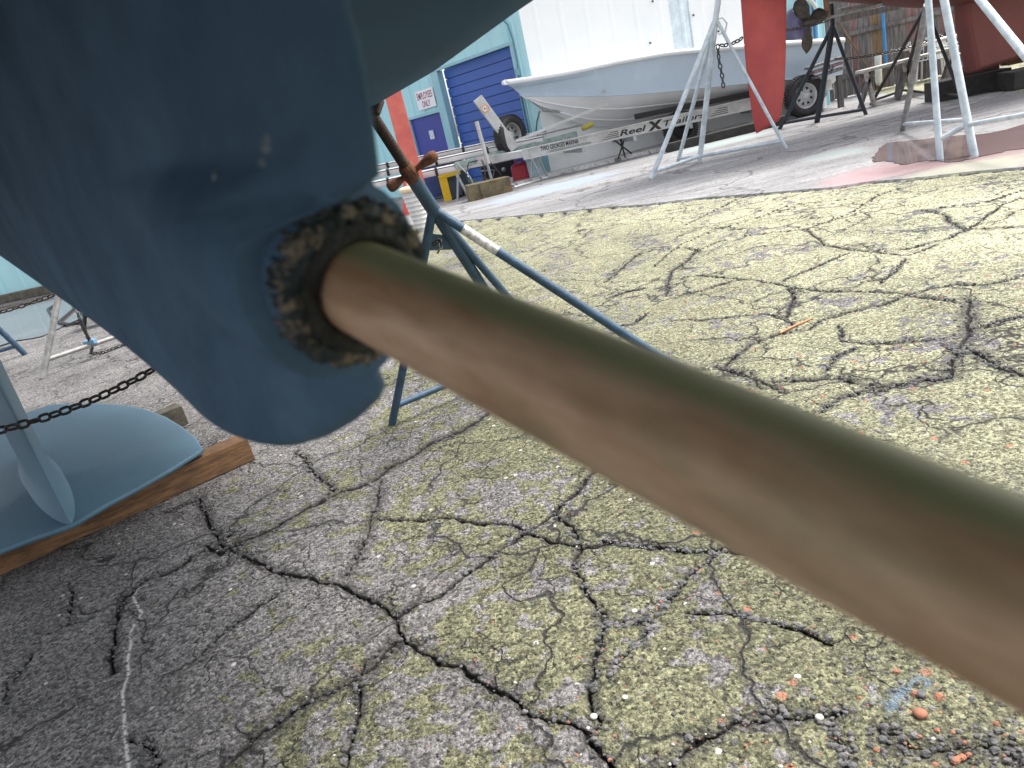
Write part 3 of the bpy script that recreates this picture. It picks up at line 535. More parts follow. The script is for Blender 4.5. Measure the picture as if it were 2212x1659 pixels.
# 5 big white stand nearer on the right
a5 = apexpt(2020, -70, 8.2)
s5 = thing('jack_stand', 'large white jack stand standing in the puddle at the right edge', 'jack stand', G(2060, 320)*[1, 1, 0], 'jack stands propping the boats')
def leg(px1, py1, px0, py0, yy, r, m=M_wstand):
    f = G(px0, py0); tp = Yp(px1, py1, yy); MB().tube([f, (f+tp)/2, tp], r, 20).build('leg', m, s5); return f, tp
l1 = leg(2001, -60, 2031, 347, 7.35, .030); l2 = leg(2022, -90, 2105, 338, 7.25, .035); l3 = leg(2002, 10, 1949, 284, 8.1, .032, M_gstand)
l4f = Yp(2330, 262, 5.2); l4t = Yp(2085, -40, 6.9); MB().tube([l4f, l4t], .033, 20).build('leg', M_wstand, s5)
def onleg(l, px, py): return near_ray(px, py, l[0], l[1])
for a_, b_ in ((onleg(l1, 2030, 302), onleg(l2, 2100, 264)), (onleg(l3, 1954, 268), onleg(l2, 2098, 256)), (onleg(l2, 2102, 266), near_ray(2300, 236, l4f, l4t)), (onleg(l2, 2100, 268)+np.array([0, .02, 0]), onleg(l1, 2030, 302))):
    MB().tube([a_, (a_+b_)/2, b_], .022, 14).build('brace', M_wstand, s5)
# 6 stands at the left edge
s6 = thing('jack_stand', 'grey galvanised jack stand left of the skeg, chain draped on its base bar', 'jack stand', G(92, 815)*[1, 1, 0], 'jack stands propping the boats')
f6 = G(92, 818); t6 = Yp(160, 470, 7.6); MB().tube([f6, t6], .030, 18).build('leg', M_gstand, s6); f6b = G(420, 690); MB().tube([f6b, t6], .030, 18).build('leg', M_gstand, s6); f6c = G(300, 600); MB().tube([f6c, t6], .03, 18).build('leg', M_gstand, s6)
qa = near_ray(104, 778, f6, t6); qb = f6b+(t6-f6b)*.07; MB().tube([qa, qb], .022, 14).build('brace', M_gstand, s6); MB().tube([qb, f6c+ZZ*.1], .022, 14).build('brace', M_gstand, s6)
bq = near_ray(196, 742, qa, qb); MB().box(bq+ZZ*.03, (.11, .07, .05)).build('chain_clip', mat('blue_bracket', (.16, .30, .45), .5), s6, .008)
chain('chain', 'galvanised chain hanging to the base bar of the grey stand at left', [Yp(165, 660, 6.6), Yp(172, 690, 6.5), bq+ZZ*.05], .060, M_gchain)
chain('chain', 'thin chain lying on the asphalt behind the grey stand base', [bq-ZZ*.02, G(198, 768)+ZZ*.02, G(225, 764)+ZZ*.015, G(255, 752)+ZZ*.015, G(300, 738)+ZZ*.015], .05, M_gchain)
chain('chain', 'dark chain stretched low across the puddle at the far left', sag(Yp(-40, 685, 11.), Yp(140, 628, 11.6), .02), .11, M_chain)
s7 = thing('jack_stand', 'dark blue stand leg with a base bar at the left picture edge', 'jack stand', G(52, 764)*[1, 1, 0], 'jack stands propping the boats')
f7 = G(55, 766); t7 = Yp(-160, 560, 8.2); MB().tube([f7, t7], .032, 16).build('leg', M_stand, s7); f7b = G(-260, 860); MB().tube([f7b, t7], .032, 16).build('leg', M_stand, s7); q7 = f7+(t7-f7)*.1; MB().tube([q7, f7b+(t7-f7b)*.1], .022, 12).build('brace', M_stand, s7)
# ================================================================== TRAILER AND POWERBOAT
TO = G(1018, 437); TE = G(1736, 251); TU = (TE-TO); TLn = np.linalg.norm(TU); TU = TU/TLn; TV = np.array([-TU[1], TU[0], 0])
def TP(px, py, v=0.): p = plane_hit(px, py, TO+TV*v, TV); return float((p-TO)@TU), float(p[2])
def T(u, v, z): return TO+TU*u+TV*v+ZZ*z
M_gel = mat('white_gelcoat', (.80, .81, .82), .22, 0, (.74, .75, .76), 1.5, coat=.4)
M_gelb = mat('pale_blue_gelcoat', (.50, .60, .70), .25, 0, (.47, .57, .67), 1.2, coat=.4)
M_alu = mat('aluminium', (.55, .55, .55), .42, .55, (.42, .42, .42), 5, (.35, .6), .15, 60, (.3, .29, .28), 18, .68)
M_galv = mat('galvanised', (.40, .43, .45), .5, .4, (.28, .30, .31), 14, (.35, .6), .3, 60, (.2, .16, .12), 25, .66)
M_tyre = mat('tyre_rubber', (.022, .022, .025), .8, 0, (.035, .034, .034), 20, bump=.3)
M_black = mat('black_paint', (.015, .015, .016), .5)
pb = thing('powerboat', 'white open powerboat with pale blue topsides resting on a trailer', 'powerboat', T(4.6, .9, 0))
BH = 1.02
def prof(pts, vfn): return np.array([TP(x, y, vfn) if not callable(vfn) else TP(x, y, vfn(x)) for x, y in pts])
bow = TP(1093, 174, BH); stern = TP(1824, 85, 0.05)
def bs(u):  # sheer half breadth
    t = (u-bow[0])/(stern[0]-bow[0]); return float(np.interp(t, [0, .02, .08, .18, .32, .5, .75, 1], [.03, .12, .36, .66, .86, .98, 1.0, .96]))
def bcf(u):
    t = (u-bow[0])/(stern[0]-bow[0]); return float(np.interp(t, [0, .03, .10, .2, .35, .55, .8, 1], [.0, .01, .20, .45, .68, .82, .86, .84]))
def fit(pts, hb):
    r = []
    for x, y in pts:
        u, z = TP(x, y, 0.3)
        for _ in range(4): u, z = TP(x, y, BH-hb(u))
        r.append((u, z))
    r.sort(); return np.array(r)
sheer = fit([(1093,177),(1120,173),(1143,170),(1231,155),(1336,132),(1440,114),(1544,104),(1604,100),(1700,92),(1824,85)], bs)
chine = fit([(1143,207),(1200,208),(1310,207),(1388,202),(1466,195),(1609,180),(1720,170),(1824,160)], bcf)
keelp = fit([(1093,181),(1108,190),(1130,208),(1172,236),(1231,262),(1271,273),(1336,277),(1430,262),(1560,240),(1700,215),(1830,192)], lambda u: 0.)
us = np.concatenate([np.linspace(bow[0], bow[0]+.5, 14), np.linspace(bow[0]+.55, stern[0], 40)])
zS = lambda u: float(np.interp(u, sheer[:, 0], sheer[:, 1])); zK = lambda u: float(np.interp(u, keelp[:, 0], keelp[:, 1]))
def zC(u): return min(zS(u)-.02, max(zK(u), float(np.interp(u, chine[:, 0], chine[:, 1]))))
def interp_sec(u, side):
    b = bs(u); c = min(bcf(u), b); k = zK(u); zc_ = zC(u); zs_ = zS(u)-.03
    if k > zc_-.01: zc_ = min(k+.005, zs_)
    pts = []
    for t in np.linspace(0, 1, 10):
        q = c*t; z = k+(zc_-k)*(t**1.15)
        if 0 < t < 1: z += (-.022 if round(t*9) in (3, 6) else 0)*min(1, (u-bow[0])/1.2)
        pts.append((q, z))
    top_ = [(c+(b-c)*(t**1.3), zc_+(zs_-zc_)*t) for t in np.linspace(0.02, 1, 8)]
    return [T(u, BH+side*q, z) for q, z in pts], [T(u, BH+side*q, z) for q, z in top_]
bot = []; tops = {-1: [], 1: []}
for u in us:
    l, lt = interp_sec(u, -1); r_, rt = interp_sec(u, 1); bot.append(l[::-1]+r_[1:]); tops[-1].append([l[-1]]+lt); tops[1].append([r_[-1]]+rt)
MB().grid(bot).build('hull_bottom', M_gel, pb)
mb = MB(); mb.grid(tops[-1]); mb.grid(tops[1]); mb.build('topsides', M_gelb, pb)
mb = MB(); mb.prism([T(stern[0]-.02, BH+q, z) for q, z in ((-bs(stern[0]), zS(stern[0])-.03), (-bcf(stern[0]), zC(stern[0])), (0, zK(stern[0])), (bcf(stern[0]), zC(stern[0])), (bs(stern[0]), zS(stern[0])-.03))], TU*.03); mb.build('transom', M_gelb, pb)
for side in (-1, 1):
    for j in (3, 6):
        MB().tube([(bot[i][9-j] if side < 0 else bot[i][9+j])-ZZ*.004 for i in range(6, len(us)-1)], .014, 8).build('strake', M_gel, pb)
MB().tube([tops[-1][i][0]-TV*.004 for i in range(5, len(us)-1)], .010, 8).build('chine_trim', M_gelb, pb)
rail = MB()
for side in (-1, 1):
    rws = []
    for u in us:
        b = bs(u); z = zS(u); rws.append([T(u, BH+side*(b+dq), z+dz) for dq, dz in ((-.14, -.01), (-.14, .035), (-.02, .04), (.035, .02), (.045, -.03), (.02, -.06), (-.02, -.055), (-.02, -.02))])
    rail.grid(rws, True, True)
    for rw in (rws[0], rws[-1]): rail.add(rw, [tuple(range(8))])
rail.tube([T(bow[0]-.03, BH-.09, zS(bow[0])-.005), T(bow[0]-.05, BH, zS(bow[0])-.005), T(bow[0]-.03, BH+.09, zS(bow[0])-.005)], .05, 12); rail.build('gunwale', M_gel, pb)
dk = MB(); dk.grid([[T(u, BH+q*bs(u)*.93, zS(u)-.12) for q in (-1, -.5, 0, .5, 1)] for u in us]); dk.build('deck', M_gel, pb)
def onside(px, py):
    u, z = TP(px, py, .3)
    for _ in range(4):
        b = bcf(u)+(bs(u)-bcf(u))*np.clip((z-zC(u))/(zS(u)-zC(u)), 0, 1)**1.3; u, z = TP(px, py, BH-b)
    return T(u, BH-b-.01, z)
MB().lathe(onside(1304, 196), -TV, [(0, .035), (.012, .035), (.02, .028), (.02, .014), (.005, .012)], 16).build('fitting', mat('chrome', (.7, .7, .7), .25, .9), pb)
MB().tube([T(*(lambda a: (a[0], BH-.02, a[1]))(TP(1131, 208, BH))), T(*(lambda a: (a[0], BH-.04, a[1]))(TP(1170, 236, BH)))], .012, 8).build('bow_eye', M_gstand, pb)
# trailer
tr_ = thing('boat_trailer', 'aluminium boat trailer with lettered side beam under the white powerboat', 'trailer', T(3., .9, 0))
u0_, zt0 = TP(1128, 323); u1_, zt1 = TP(1615, 213); _, zb0 = TP(1128, 347); _, zb1 = TP(1615, 239)
u2_ = TP(1800, 172)[0]; zt2 = zt1+(zt1-zt0)/(u1_-u0_)*(u2_-u1_)*.55; hb_ = (zt0-zb0+zt1-zb1)/2
for v, nm in ((0, 'side_beam'), (1.75, 'side_beam')):
    mb = MB(); poly = [T(u0_, v, zb0), T(u1_, v, zb1), T(u2_, v, zt2-hb_), T(u2_, v, zt2), T(u1_, v, zt1), T(u0_, v, zt0)]; mb.prism([p+TV*.05 for p in poly], TV*.012)
    for (za, zb_, zc2) in ((zb0, zb1, zt2-hb_), (zt0-.016, zt1-.016, zt2-.016)):
        mb.prism([T(u0_, v, za), T(u1_, v, zb_), T(u2_, v, zc2), T(u2_, v, zc2+.016), T(u1_, v, zb_+.016), T(u0_, v, za+.016)], TV*.05)
    sbm = mb.build(nm, M_alu, tr_)
    if v == 0: near_beam = sbm
def zmid(u): return float(np.interp(u, [u0_, u1_, u2_], [zb0, zb1, zt2-hb_]))
bd = T(u1_, 0, zb1)-T(u0_, 0, zb0); bd /= np.linalg.norm(bd); bup = np.cross(bd, TV)*-1
if bup[2] < 0: bup = -bup
M_txt = mat('black_lettering', (.02, .02, .02), .6); 
def beam_text(body, px0, px1, fr0, h, **kw):
    ua = TP(px0, 0.)[0] if False else None
    a = near_ray(px0, proj(T(u0_, 0, 0))[1], T(u0_, 0, zb0), T(u1_, 0, zb1)); 
    def at_px(px):
        lo, hi = u0_-1, u1_+2
        for _ in range(40):
            md = (lo+hi)/2
            if proj(T(md, .047, zmid(md)+hb_*.5))[0] < px: lo = md
            else: hi = md
        return lo
    ua, ub = at_px(px0), at_px(px1); o0 = T(ua, .047, zmid(ua)+hb_*fr0)
    text_mesh(body, o0, bd, bup, hb_*h, 0, M_txt, near_beam, 'lettering', width=(ub-ua), **kw)
beam_text('Reel', 1338, 1396, .2, .52, shear=.25, bold=.025)
beam_text('X', 1397, 1432, .02, .92, shear=.1, bold=.05)
beam_text('Trailers', 1433, 1522, .22, .5, shear=.25, bold=.02)
beam_text('TWO GEORGES MARINA', 1168, 1250, .40, .42, bold=.03)
def stripes(px0, px1, n=4):
    def at_px(px):
        lo, hi = u0_-1, u1_+2
        for _ in range(40):
            md = (lo+hi)/2
            if proj(T(md, .047, zmid(md)+hb_*.5))[0] < px: lo = md
            else: hi = md
        return lo
    ua, ub = at_px(px0), at_px(px1); mb = MB()
    for i in range(n):
        z = .2+.16*i; sh = (n-i)*.0; mb.prism([T(ua+i*.06, .047, zmid(ua)+hb_*z), T(ub, .047, zmid(ub)+hb_*z), T(ub, .047, zmid(ub)+hb_*(z+.07)), T(ua+i*.06+.02, .047, zmid(ua)+hb_*(z+.05))], TV*.002)
    mb.build('stripe', M_txt, near_beam)
stripes(1299, 1336); stripes(1532, 1572)
def under(px0, px1, fr):
    pass
mb = MB()
for fr in (.28, .18):
    a = T(u0_+.5, .047, zmid(u0_+.5)+hb_*fr); b = T(u0_+1.35, .047, zmid(u0_+1.35)+hb_*fr); mb.prism([a, b, b+ZZ*.008, a+ZZ*.008], TV*.002)
mb.build('stripe', M_txt, near_beam)
kb0 = TP(1372, 252, .35); kb1 = TP(1650, 196, .35); MB().bar(T(kb0[0], .35, kb0[1]), T(kb1[0], .35, kb1[1]), .10, .10).build('bunk', M_black, tr_, .01)
# cross members, bunks, fenders, axles, wheels
for fr in (.18, .34, .52, .78, .97):
    u = u0_+(u2_-u0_)*fr; MB().bar(T(u, .0, zmid(u)-.05), T(u, 1.80, zmid(u)-.05), .07, .09).build('cross_member', M_galv, tr_, .006)
for v in (.55, 1.25):
    MB().bar(T(u0_+1.6, v, zmid(u0_+1.6)+.13), T(u2_, v, zmid(u2_)+.13), .10, .06).build('bunk', M_black, tr_)
def wheel(c, axis, R_, wdt, parent, m_rim, name='wheel'):
    axis = np.array(axis, float)/np.linalg.norm(axis); h = wdt/2
    w = MB().lathe(c, axis, [(-h*.6, R_*.60), (-h*.95, R_*.66), (-h, R_*.84), (-h*.85, R_*.95), (-h*.5, R_*.995), (0, R_), (h*.5, R_*.995), (h*.85, R_*.95), (h, R_*.84), (h*.95, R_*.66), (h*.6, R_*.60)], 48).build('tyre', M_tyre, parent)
    tm = MB(); a = np.cross(axis, ZZ); a /= np.linalg.norm(a); b = np.cross(a, axis)
    for i in range(46):
        for (x0, x1, o) in ((-h*.86, -h*.38, 0), (-h*.3, h*.3, .5), (h*.38, h*.86, 0)):
            an = 2*math.pi*(i+o)/46; d = a*math.cos(an)+b*math.sin(an); tg = -a*math.sin(an)+b*math.cos(an); tm.box(np.array(c)+axis*(x0+x1)/2+d*(R_*1.0), (abs(x1-x0), R_*.085, R_*.045), (axis, tg, d))
    tm.build('tread', M_tyre, w)
    rim = MB().lathe(c, axis, [(h*.62, R_*.62), (h*.72, R_*.605), (h*.66, R_*.57), (h*.1, R_*.54), (-h*.1, R_*.50), (h*.18, R_*.42), (h*.30, R_*.30), (h*.26, R_*.20), (h*.62, R_*.17), (h*.66, R_*.05), (h*.66, .001)], 40); rim.lathe(c, axis, [(-h*.6, R_*.6), (-h*.5, R_*.5), (-h*.4, .001)], 24); ro = rim.build('rim', m_rim, w)
    for i in range(8):
        an = 2*math.pi*(i+.5)/8; d = a*math.cos(an)+b*math.sin(an); tg = -a*math.sin(an)+b*math.cos(an)
        MB().prism([np.array(c)+axis*h*.26+d*R_*.30+tg*R_*.03, np.array(c)+axis*h*.22+d*R_*.43+tg*R_*.065, np.array(c)+axis*h*.22+d*R_*.43-tg*R_*.065, np.array(c)+axis*h*.26+d*R_*.30-tg*R_*.03], axis*.012).build('vent', M_black, ro)
    return w
M_rimw = mat('white_rim', (.62, .64, .66), .4, .2, (.50, .52, .53), 8); M_rimg = mat('grey_rim', (.46, .45, .44), .4, .5, (.34, .33, .32), 8)
for px, v in ((1737, -.16), (1492, .30), (1737, 1.95), (1492, 1.50)):
    uw = TP(px, proj(T(2., v, .38))[1])[0] if False else None
    lo, hi = 0, 12
    for _ in range(40):
        md = (lo+hi)/2
        if proj(T(md, -.16, .37))[0] < px: lo = md
        else: hi = md
    wheel(T(lo, v, .385 if px > 1600 else .33), -TV if v < 1 else TV, .385 if px > 1600 else .33, .22, tr_, M_rimw if px > 1600 else M_black)
    if v < 1: u_w = lo; MB().tube([T(lo, -.05, .36), T(lo, 1.85, .36)], .035, 12).build('axle', M_black, tr_)
for px in (1737, 1492):
    lo, hi = 0, 12
    for _ in range(40):
        md = (lo+hi)/2
        if proj(T(md, -.16, .37))[0] < px: lo = md
        else: hi = md
    rws = []
    for an in np.linspace(-.25, math.pi+.25, 18): rws.append([T(lo-math.cos(an)*.46, v, .385+math.sin(an)*.44) for v in (-.30, -.02)])
# tongue, winch post, jack, spare wheel
ta = T(*(lambda a: (a[0], .75, a[1]))(TP(1055, 352, .75))); 
tg0 = TP(1010, 350, .8); tg1 = TP(1135, 322, .8)
MB().bar(T(tg0[0]-.25, .85, tg0[1]-.02), T(tg1[0]+1.1, .85, tg1[1]+.03), .10, .13).build('tongue', mat('tongue_green', (.34, .42, .39), .6, .2, (.22, .28, .26), 12, (.4, .6), .2, 60), tr_, .008)
for v0, v1 in ((.85, .05), (.85, 1.72)):
    MB().bar(T(tg0[0]+.15, v0, tg0[1]-.02), T(u0_+.15, v1, (zt0+zb0)/2), .05, .12).build('tongue_arm', M_alu, tr_, .004)
w0 = TP(1112, 322, .8); w1 = TP(1031, 212, .8)
wp = MB().bar(T(w0[0], .8, w0[1]), T(w1[0], .8, w1[1]), .19, .10, TV).build('winch_post', M_alu, tr_, .006)
st = TP(1047, 235, .8); stc = T(st[0], .745, st[1]); MB().lathe(stc, -TV, [(0, .078), (.004, .078), (.004, .0001)], 28, False).build('sticker', mat('sticker_white', (.82, .80, .76), .5), wp)
MB().lathe(stc-TV*.007, -TV, [(0, .074), (.003, .074), (.003, .056), (0, .056)], 28, False).build('sticker_ring', mat('sticker_orange', (.75, .25, .06), .5), wp)
text_mesh('41', stc-TV*.009-TU*.035-ZZ*.03, TU, ZZ, .06, 0, M_txt, wp, 'lettering')
j1 = TP(1029, 262, .45); j0 = TP(1066, 400, .45); jb = TP(1052, 352, .45)
jk = MB().tube([T(jb[0]+.02, .45, jb[1]-.02), T(j1[0], .45, j1[1])], .038, 16).build('tongue_jack', M_alu, tr_)
MB().tube([T(j0[0]-.01, .45, j0[1]), T(jb[0], .45, jb[1])], .026, 12).build('jack_leg', M_galv, jk); MB().lathe(T(j0[0]-.01, .45, j0[1]-.03), (.35, 0, -1), [(-.12, .04), (0, .055), (.08, .05), (.09, .02)], 14).build('jack_foot', M_galv, jk)
sc_ = TP(1104, 293, .95); wheel(T(sc_[0], 1.0, sc_[1]), np.array(-TV*.82+TU*.57), .385, .23, tr_, M_rimg, 'wheel')
MB().bar(T(sc_[0]-.1, .85, sc_[1]-.4), T(sc_[0], .9, sc_[1]), .05, .08, TV).build('spare_bracket', M_galv, tr_)
MB().bar(T(u0_+.0, .35, zt0+.16), T(u0_+1.9, .30, zt0+.42), .05, .05).build('winch_strap_bar', M_alu, tr_)
MB().tube([T(*(lambda a: (a[0], .55, a[1]))(TP(1160, 292, .55))), T(*(lambda a: (a[0], .55, a[1]))(TP(1257, 270, .55)))], .018, 10).build('guide_pole', M_gstand, tr_)
gy = TP(1270, 272, .5); MB().lathe(T(gy[0]-.12, .5, gy[1]-.03), TU*.97+ZZ*.2, [(0, .02), (0, .045), (.2, .05), (.24, .03), (.24, .001)], 16).build('guide_roller', mat('yellow_roller', (.50, .42, .05), .5), tr_)
kr = TP(1220, 242, BH); MB().bar(T(TP(1171, 238, BH)[0], BH-.05, TP(1171, 238, BH)[1]), T(TP(1220, 243, BH)[0], BH-.05, TP(1220, 243, BH)[1]), .12, .05).build('bow_roller', M_gstand, tr_, .01)
chain('chain', 'bright bow chain hanging from the powerboat stem to the trailer', [T(TP(1166, 240, .95)[0], .95, TP(1166, 240, .95)[1]), T(TP(1160, 262, .9)[0], .9, TP(1160, 262, .9)[1]), T(TP(1158, 285, .85)[0], .85, TP(1158, 285, .85)[1])], .06, M_gchain)
cb = T(*(lambda a: (a[0], .35, a[1]))(TP(1040, 345, .35)))
chain('chain', 'safety chains bunched below the trailer coupling', [cb, cb-ZZ*.15+TU*.03, cb-ZZ*.34-TU*.02, cb-ZZ*.42+TU*.05], .06, M_gchain)
chain('chain', 'chain draped over the front of the tongue block', [T(*(lambda a: (a[0], -.02, a[1]))(TP(1033, 398, 0))), T(*(lambda a: (a[0], -.03, a[1]))(TP(1036, 412, 0))), T(*(lambda a: (a[0], -.03, a[1]))(TP(1043, 428, 0)))], .055, M_gchain)
for dx, dl in ((0, .3), (-.14, .26), (.12, .34)):
    pass
# cables and hoses around the coupling
for (n_, lb, pts, rr_, mm) in (('cable', 'thin black cable looping around the trailer jack foot', [(1060,352),(1078,372),(1090,392),(1080,402),(1064,398)], .011, M_black), ('cable', 'dark brake line hanging below the trailer coupling', [(1012,352),(1008,372),(1010,392),(1018,400)], .011, M_black), ('cable', 'thin grey wire running down over the dark bins', [(985,350),(1000,366),(1014,380),(1022,398)], .012, M_galv)):
    P_ = [T(TP(x, y, .3)[0], .3, TP(x, y, .3)[1]) for x, y in pts]; o = MB().tube(P_, rr_, 8).build(n_, mm); tag(o, lb, 'cable')
# block under the coupling
bt = thing('timber_block', 'weathered olive brown timber block under the trailer coupling', 'timber', T(.5, 0, 0), 'timber blocks under the keels')
bl1 = TP(1107, 405); bh = TP(1014, 400)[1]; MB().prism([T(0, 0, 0), T(bl1[0], 0, 0), T(bl1[0], 0, bh*.92), T(0, 0, bh)], TV*.35).build('beam', mat('timber_olive', (.17, .14, .075), .85, 0, (.08, .06, .035), 5, (.35, .6), .5, 40, (.22, .11, .06), 7, .58), bt, .012)
#@@PART3
# ================================================================== RED SAILBOAT (rudder, propeller, keel)
M_red = mat('red_antifouling', (.47, .075, .065), .55, 0, (.38, .05, .05), 2.5, (.35, .65), .2, 60, (.60, .28, .25), 26, .70)
M_dred = mat('dark_red_antifouling', (.17, .045, .038), .7, 0, (.13, .035, .03), 2.5, (.35, .65), .2, 60)
YR = 10.9
def RP(x, y, dy=0.): return Yp(x, y, YR+dy)
rb_ = thing('sailboat', 'red bottomed sailboat at top right with hanging rudder and keel', 'sailboat', RP(1900, 0)*[1, 1, 0])
tr2 = [(1597,-60),(1600,0),(1606,80),(1611,140),(1618,200),(1625,250),(1633,286)]; ld2 = [(1706,-60),(1699,0),(1698,80),(1697,140),(1694,200),(1688,245),(1683,262)]
rows = []
zz = np.linspace(RP(1640, 287)[2]+.0, RP(1650, -60)[2], 40)
TA = np.array([RP(*p) for p in tr2])[::-1]; LA = np.array([RP(*p) for p in ld2])[::-1]
for i, z in enumerate(zz):
    f = max(0., 1-i/4.)
    x0 = np.interp(z, TA[:, 2], TA[:, 0]); x1 = np.interp(z, LA[:, 2], LA[:, 0]); 
    if z < LA[0, 2]: x1 = x0+(LA[0, 0]-x0)*max(0.02, (z-zz[0])/(LA[0, 2]-zz[0]))
    c = x1-x0; th = .055 if c > .3 else .055*c/.3; sec = []
    for k in range(28):
        a = 2*math.pi*k/28; x = .5-.5*math.cos(a); sec.append((x0+c*x, YR+th*math.sin(a)*(.3+1.1*x**.6*(1-x*.4)), z))
    rows.append(sec)
rud = MB().grid(rows, True, True); rud.add(rows[0], [tuple(range(28))]); rud.build('rudder', M_red, rb_)
# keel
kp = [(2092,158),(2072,60),(2068,0),(2075,-60),(2420,-150),(2400,75),(2300,98),(2212,121)]
P_ = [RP(*p) for p in kp]; cx_ = np.mean(P_, 0); rws = []
for f, d in ((.90, -.16), (.97, -.13), (1, -.06), (1, .06), (.97, .13), (.90, .16)): rws.append([cx_+(p-cx_)*f+np.array([0, d, 0]) for p in P_])
mk = MB().grid(rws, False, True); mk.add(rws[0], [tuple(range(8))]); mk.add(rws[-1], [tuple(range(8))]); mk.build('keel', M_dred, rb_, .02)
# hull above
rows = []; xa = RP(1700, -10)[0]-1.2; xb = RP(2300, -10)[0]+2.5
zh = lambda x: float(np.interp(x, [xa, RP(1800, 2)[0], RP(1990, 12)[0], RP(2080, 16)[0], xb], [RP(1700, -60)[2]+.1, RP(1800, -1)[2]+.01, RP(1990, 14)[2], RP(2080, 12)[2], RP(2080, 12)[2]+.1]))
for x in np.linspace(xa, xb, 40):
    t = (x-xa)/(xb-xa); b = 1.35*math.sin(math.pi*min(1, .12+t*.8))**.6; z = zh(x); rows.append([(x, YR+b*math.sin(a), z+1.25*(1-math.cos(a))**1.1) for a in np.linspace(-math.pi/2, math.pi/2, 26)])
hm_ = MB().grid(rows); hm_.add(rows[0], [tuple(range(26))]); hm_.add(rows[-1], [tuple(range(26))]); hm_.add([r[0] for r in rows]+[r[-1] for r in rows[::-1]], [tuple(range(80))]); hm_.build('hull', M_dred, rb_)
# propeller and shaft
M_prop = mat('bronze_prop', (.10, .085, .07), .6, .5, (.05, .045, .04), 20, bump=.3)
pc = RP(1745, 50); sd2 = (RP(1905, 8)-pc); sd2 /= np.linalg.norm(sd2); shf = MB().tube([pc, RP(1905, 8)], .022, 14).build('propeller_shaft', M_gstand, rb_)
pr = MB().lathe(pc-sd2*.12, sd2, [(0, .005), (.03, .03), (.08, .05), (.2, .055), (.26, .035)], 20).build('propeller', M_prop, rb_)
for (tx, ty) in ((1741, 115), (1722, 0), (1785, 22)):
    tip = RP(tx, ty); dv = tip-pc; L_ = np.linalg.norm(dv); dv /= L_; sdv = np.cross(dv, [0, 1, 0]); bl = []
    for t, w_ in ((.08, .03), (.3, .06), (.55, .095), (.8, .085), (.95, .04), (1, .01)): bl.append([pc+dv*L_*t+sdv*w_*s_+np.array([0, 1, 0])*.04*s_ for s_ in (-1, -.5, 0, .5, 1)])
    o = MB().grid(bl).build('blade', M_prop, pr); sm = o.modifiers.new('solid', 'SOLIDIFY'); sm.thickness = .014
strut = MB().tube([pc+sd2*.3, RP(1778, -30)], .03, 12).build('shaft_strut', mat('strut_brown', (.26, .13, .07), .7), rb_)
# timber cribbing below it
def crib(label, x0, y0, x1, y1, h, dy, m, wd=.3):
    a = G(x0, y0); b = G(x1, y1); t = thing('timber_block', label, 'timber', a, 'timber blocks under the keels'); MB().prism([a+ZZ*dy, b+ZZ*dy, b+ZZ*(dy+h), a+ZZ*(dy+h)], (.08, wd, 0)).build('beam', m, t, .015)
M_dkt = mat('timber_dark', (.045, .043, .040), .9, 0, (.025, .024, .023), 8, (.35, .6), .6, 40, (.12, .09, .07), 9, .64)
crib('long black timber beam lying under the red keel', 2028, 222, 2186, 190, .30, 0, M_dkt, .5)
crib('reddish brown timber on top of the long black beam', 2080, 210, 2160, 193, .14, .302, mat('timber_red', (.16, .075, .055), .85, 0, (.08, .05, .04), 8, bump=.5), .3)
crib('brown timber under the red keel at the right picture edge', 2178, 190, 2420, 136, .17, .32, mat('timber_tan', (.23, .13, .065), .85, 0, (.12, .07, .04), 8, bump=.5), .3)
crib('dark timber lowest at the right picture edge', 2190, 196, 2430, 142, .26, 0, M_dkt, .5)
# ================================================================== WORKSHOP BUILDING
def corr(u, pitch=.42, rib=.035):
    x = (u % pitch)/pitch
    return -rib if x < .09 else 0.
def sheet(mb, P0, P1, z0f, z1, pitch=.42, rib=.030):
    """ribbed metal cladding between two ground points"""
    P0 = np.array(P0, float); P1 = np.array(P1, float); e = P1-P0; L_ = np.linalg.norm(e); e /= L_; n = np.array([e[1], -e[0], 0])
    if n[1] > 0: n = -n
    xs = [0]; k = pitch*.5
    while k < L_-.1: xs += [k, k+.03, k+.075, k+.105, k+.21, k+.225, k+.24]; k += pitch
    xs.append(L_); row = []
    for x in xs:
        ph = ((x-pitch*.5) % pitch) if x > 0 else .3; o = rib if .02 < ph < .09 else (rib*.2 if abs(ph-.225) < .008 else 0)
        row.append((P0+e*x+n*o))
    mb.grid([[p+ZZ*z0f for p in row], [p+ZZ*z1 for p in row]], False); return e, n
M_teal = mat('teal_cladding', (.42, .70, .74), .45, 0, (.38, .65, .70), 1.3, (.35, .65), .05, 20, (.45, .66, .68), 12, .68)
M_tealf = mat('teal_trim', (.30, .52, .58), .45, 0, (.26, .47, .54), 3)
M_white = mat('white_wall', (.86, .87, .86), .6, 0, (.82, .84, .83), 1.2, (.35, .65), .05, 30, (.62, .60, .56), 9, .735)
CW = G(1192, 379); CL = G(850, 428); we = (CL-CW)/np.linalg.norm(CL-CW); wn = np.array([-we[1], we[0], 0]); wn = wn if wn[1] < 0 else -wn
def WP(px, py, off=0.): p = plane_hit(px, py, CW+wn*off, wn); return float((p-CW)@we), float(p[2])
def Wq(u, z, off=0.): return CW+we*u+wn*off+ZZ*z
bd_ = thing('workshop_building', 'teal ribbed metal workshop with a white end wall', 'building', Wq(2, 0))
dTL = WP(947, 155); dTR = WP(1104, 95); uL, uR = dTL[0], dTR[0]; zD = (dTL[1]+dTR[1])/2
sTL = WP(886, 257); sTR = WP(955, 243); zS_ = (sTL[1]+sTR[1])/2; uSL, uSR = sTL[0], sTR[0]
WHt = 6.0; mb = MB()
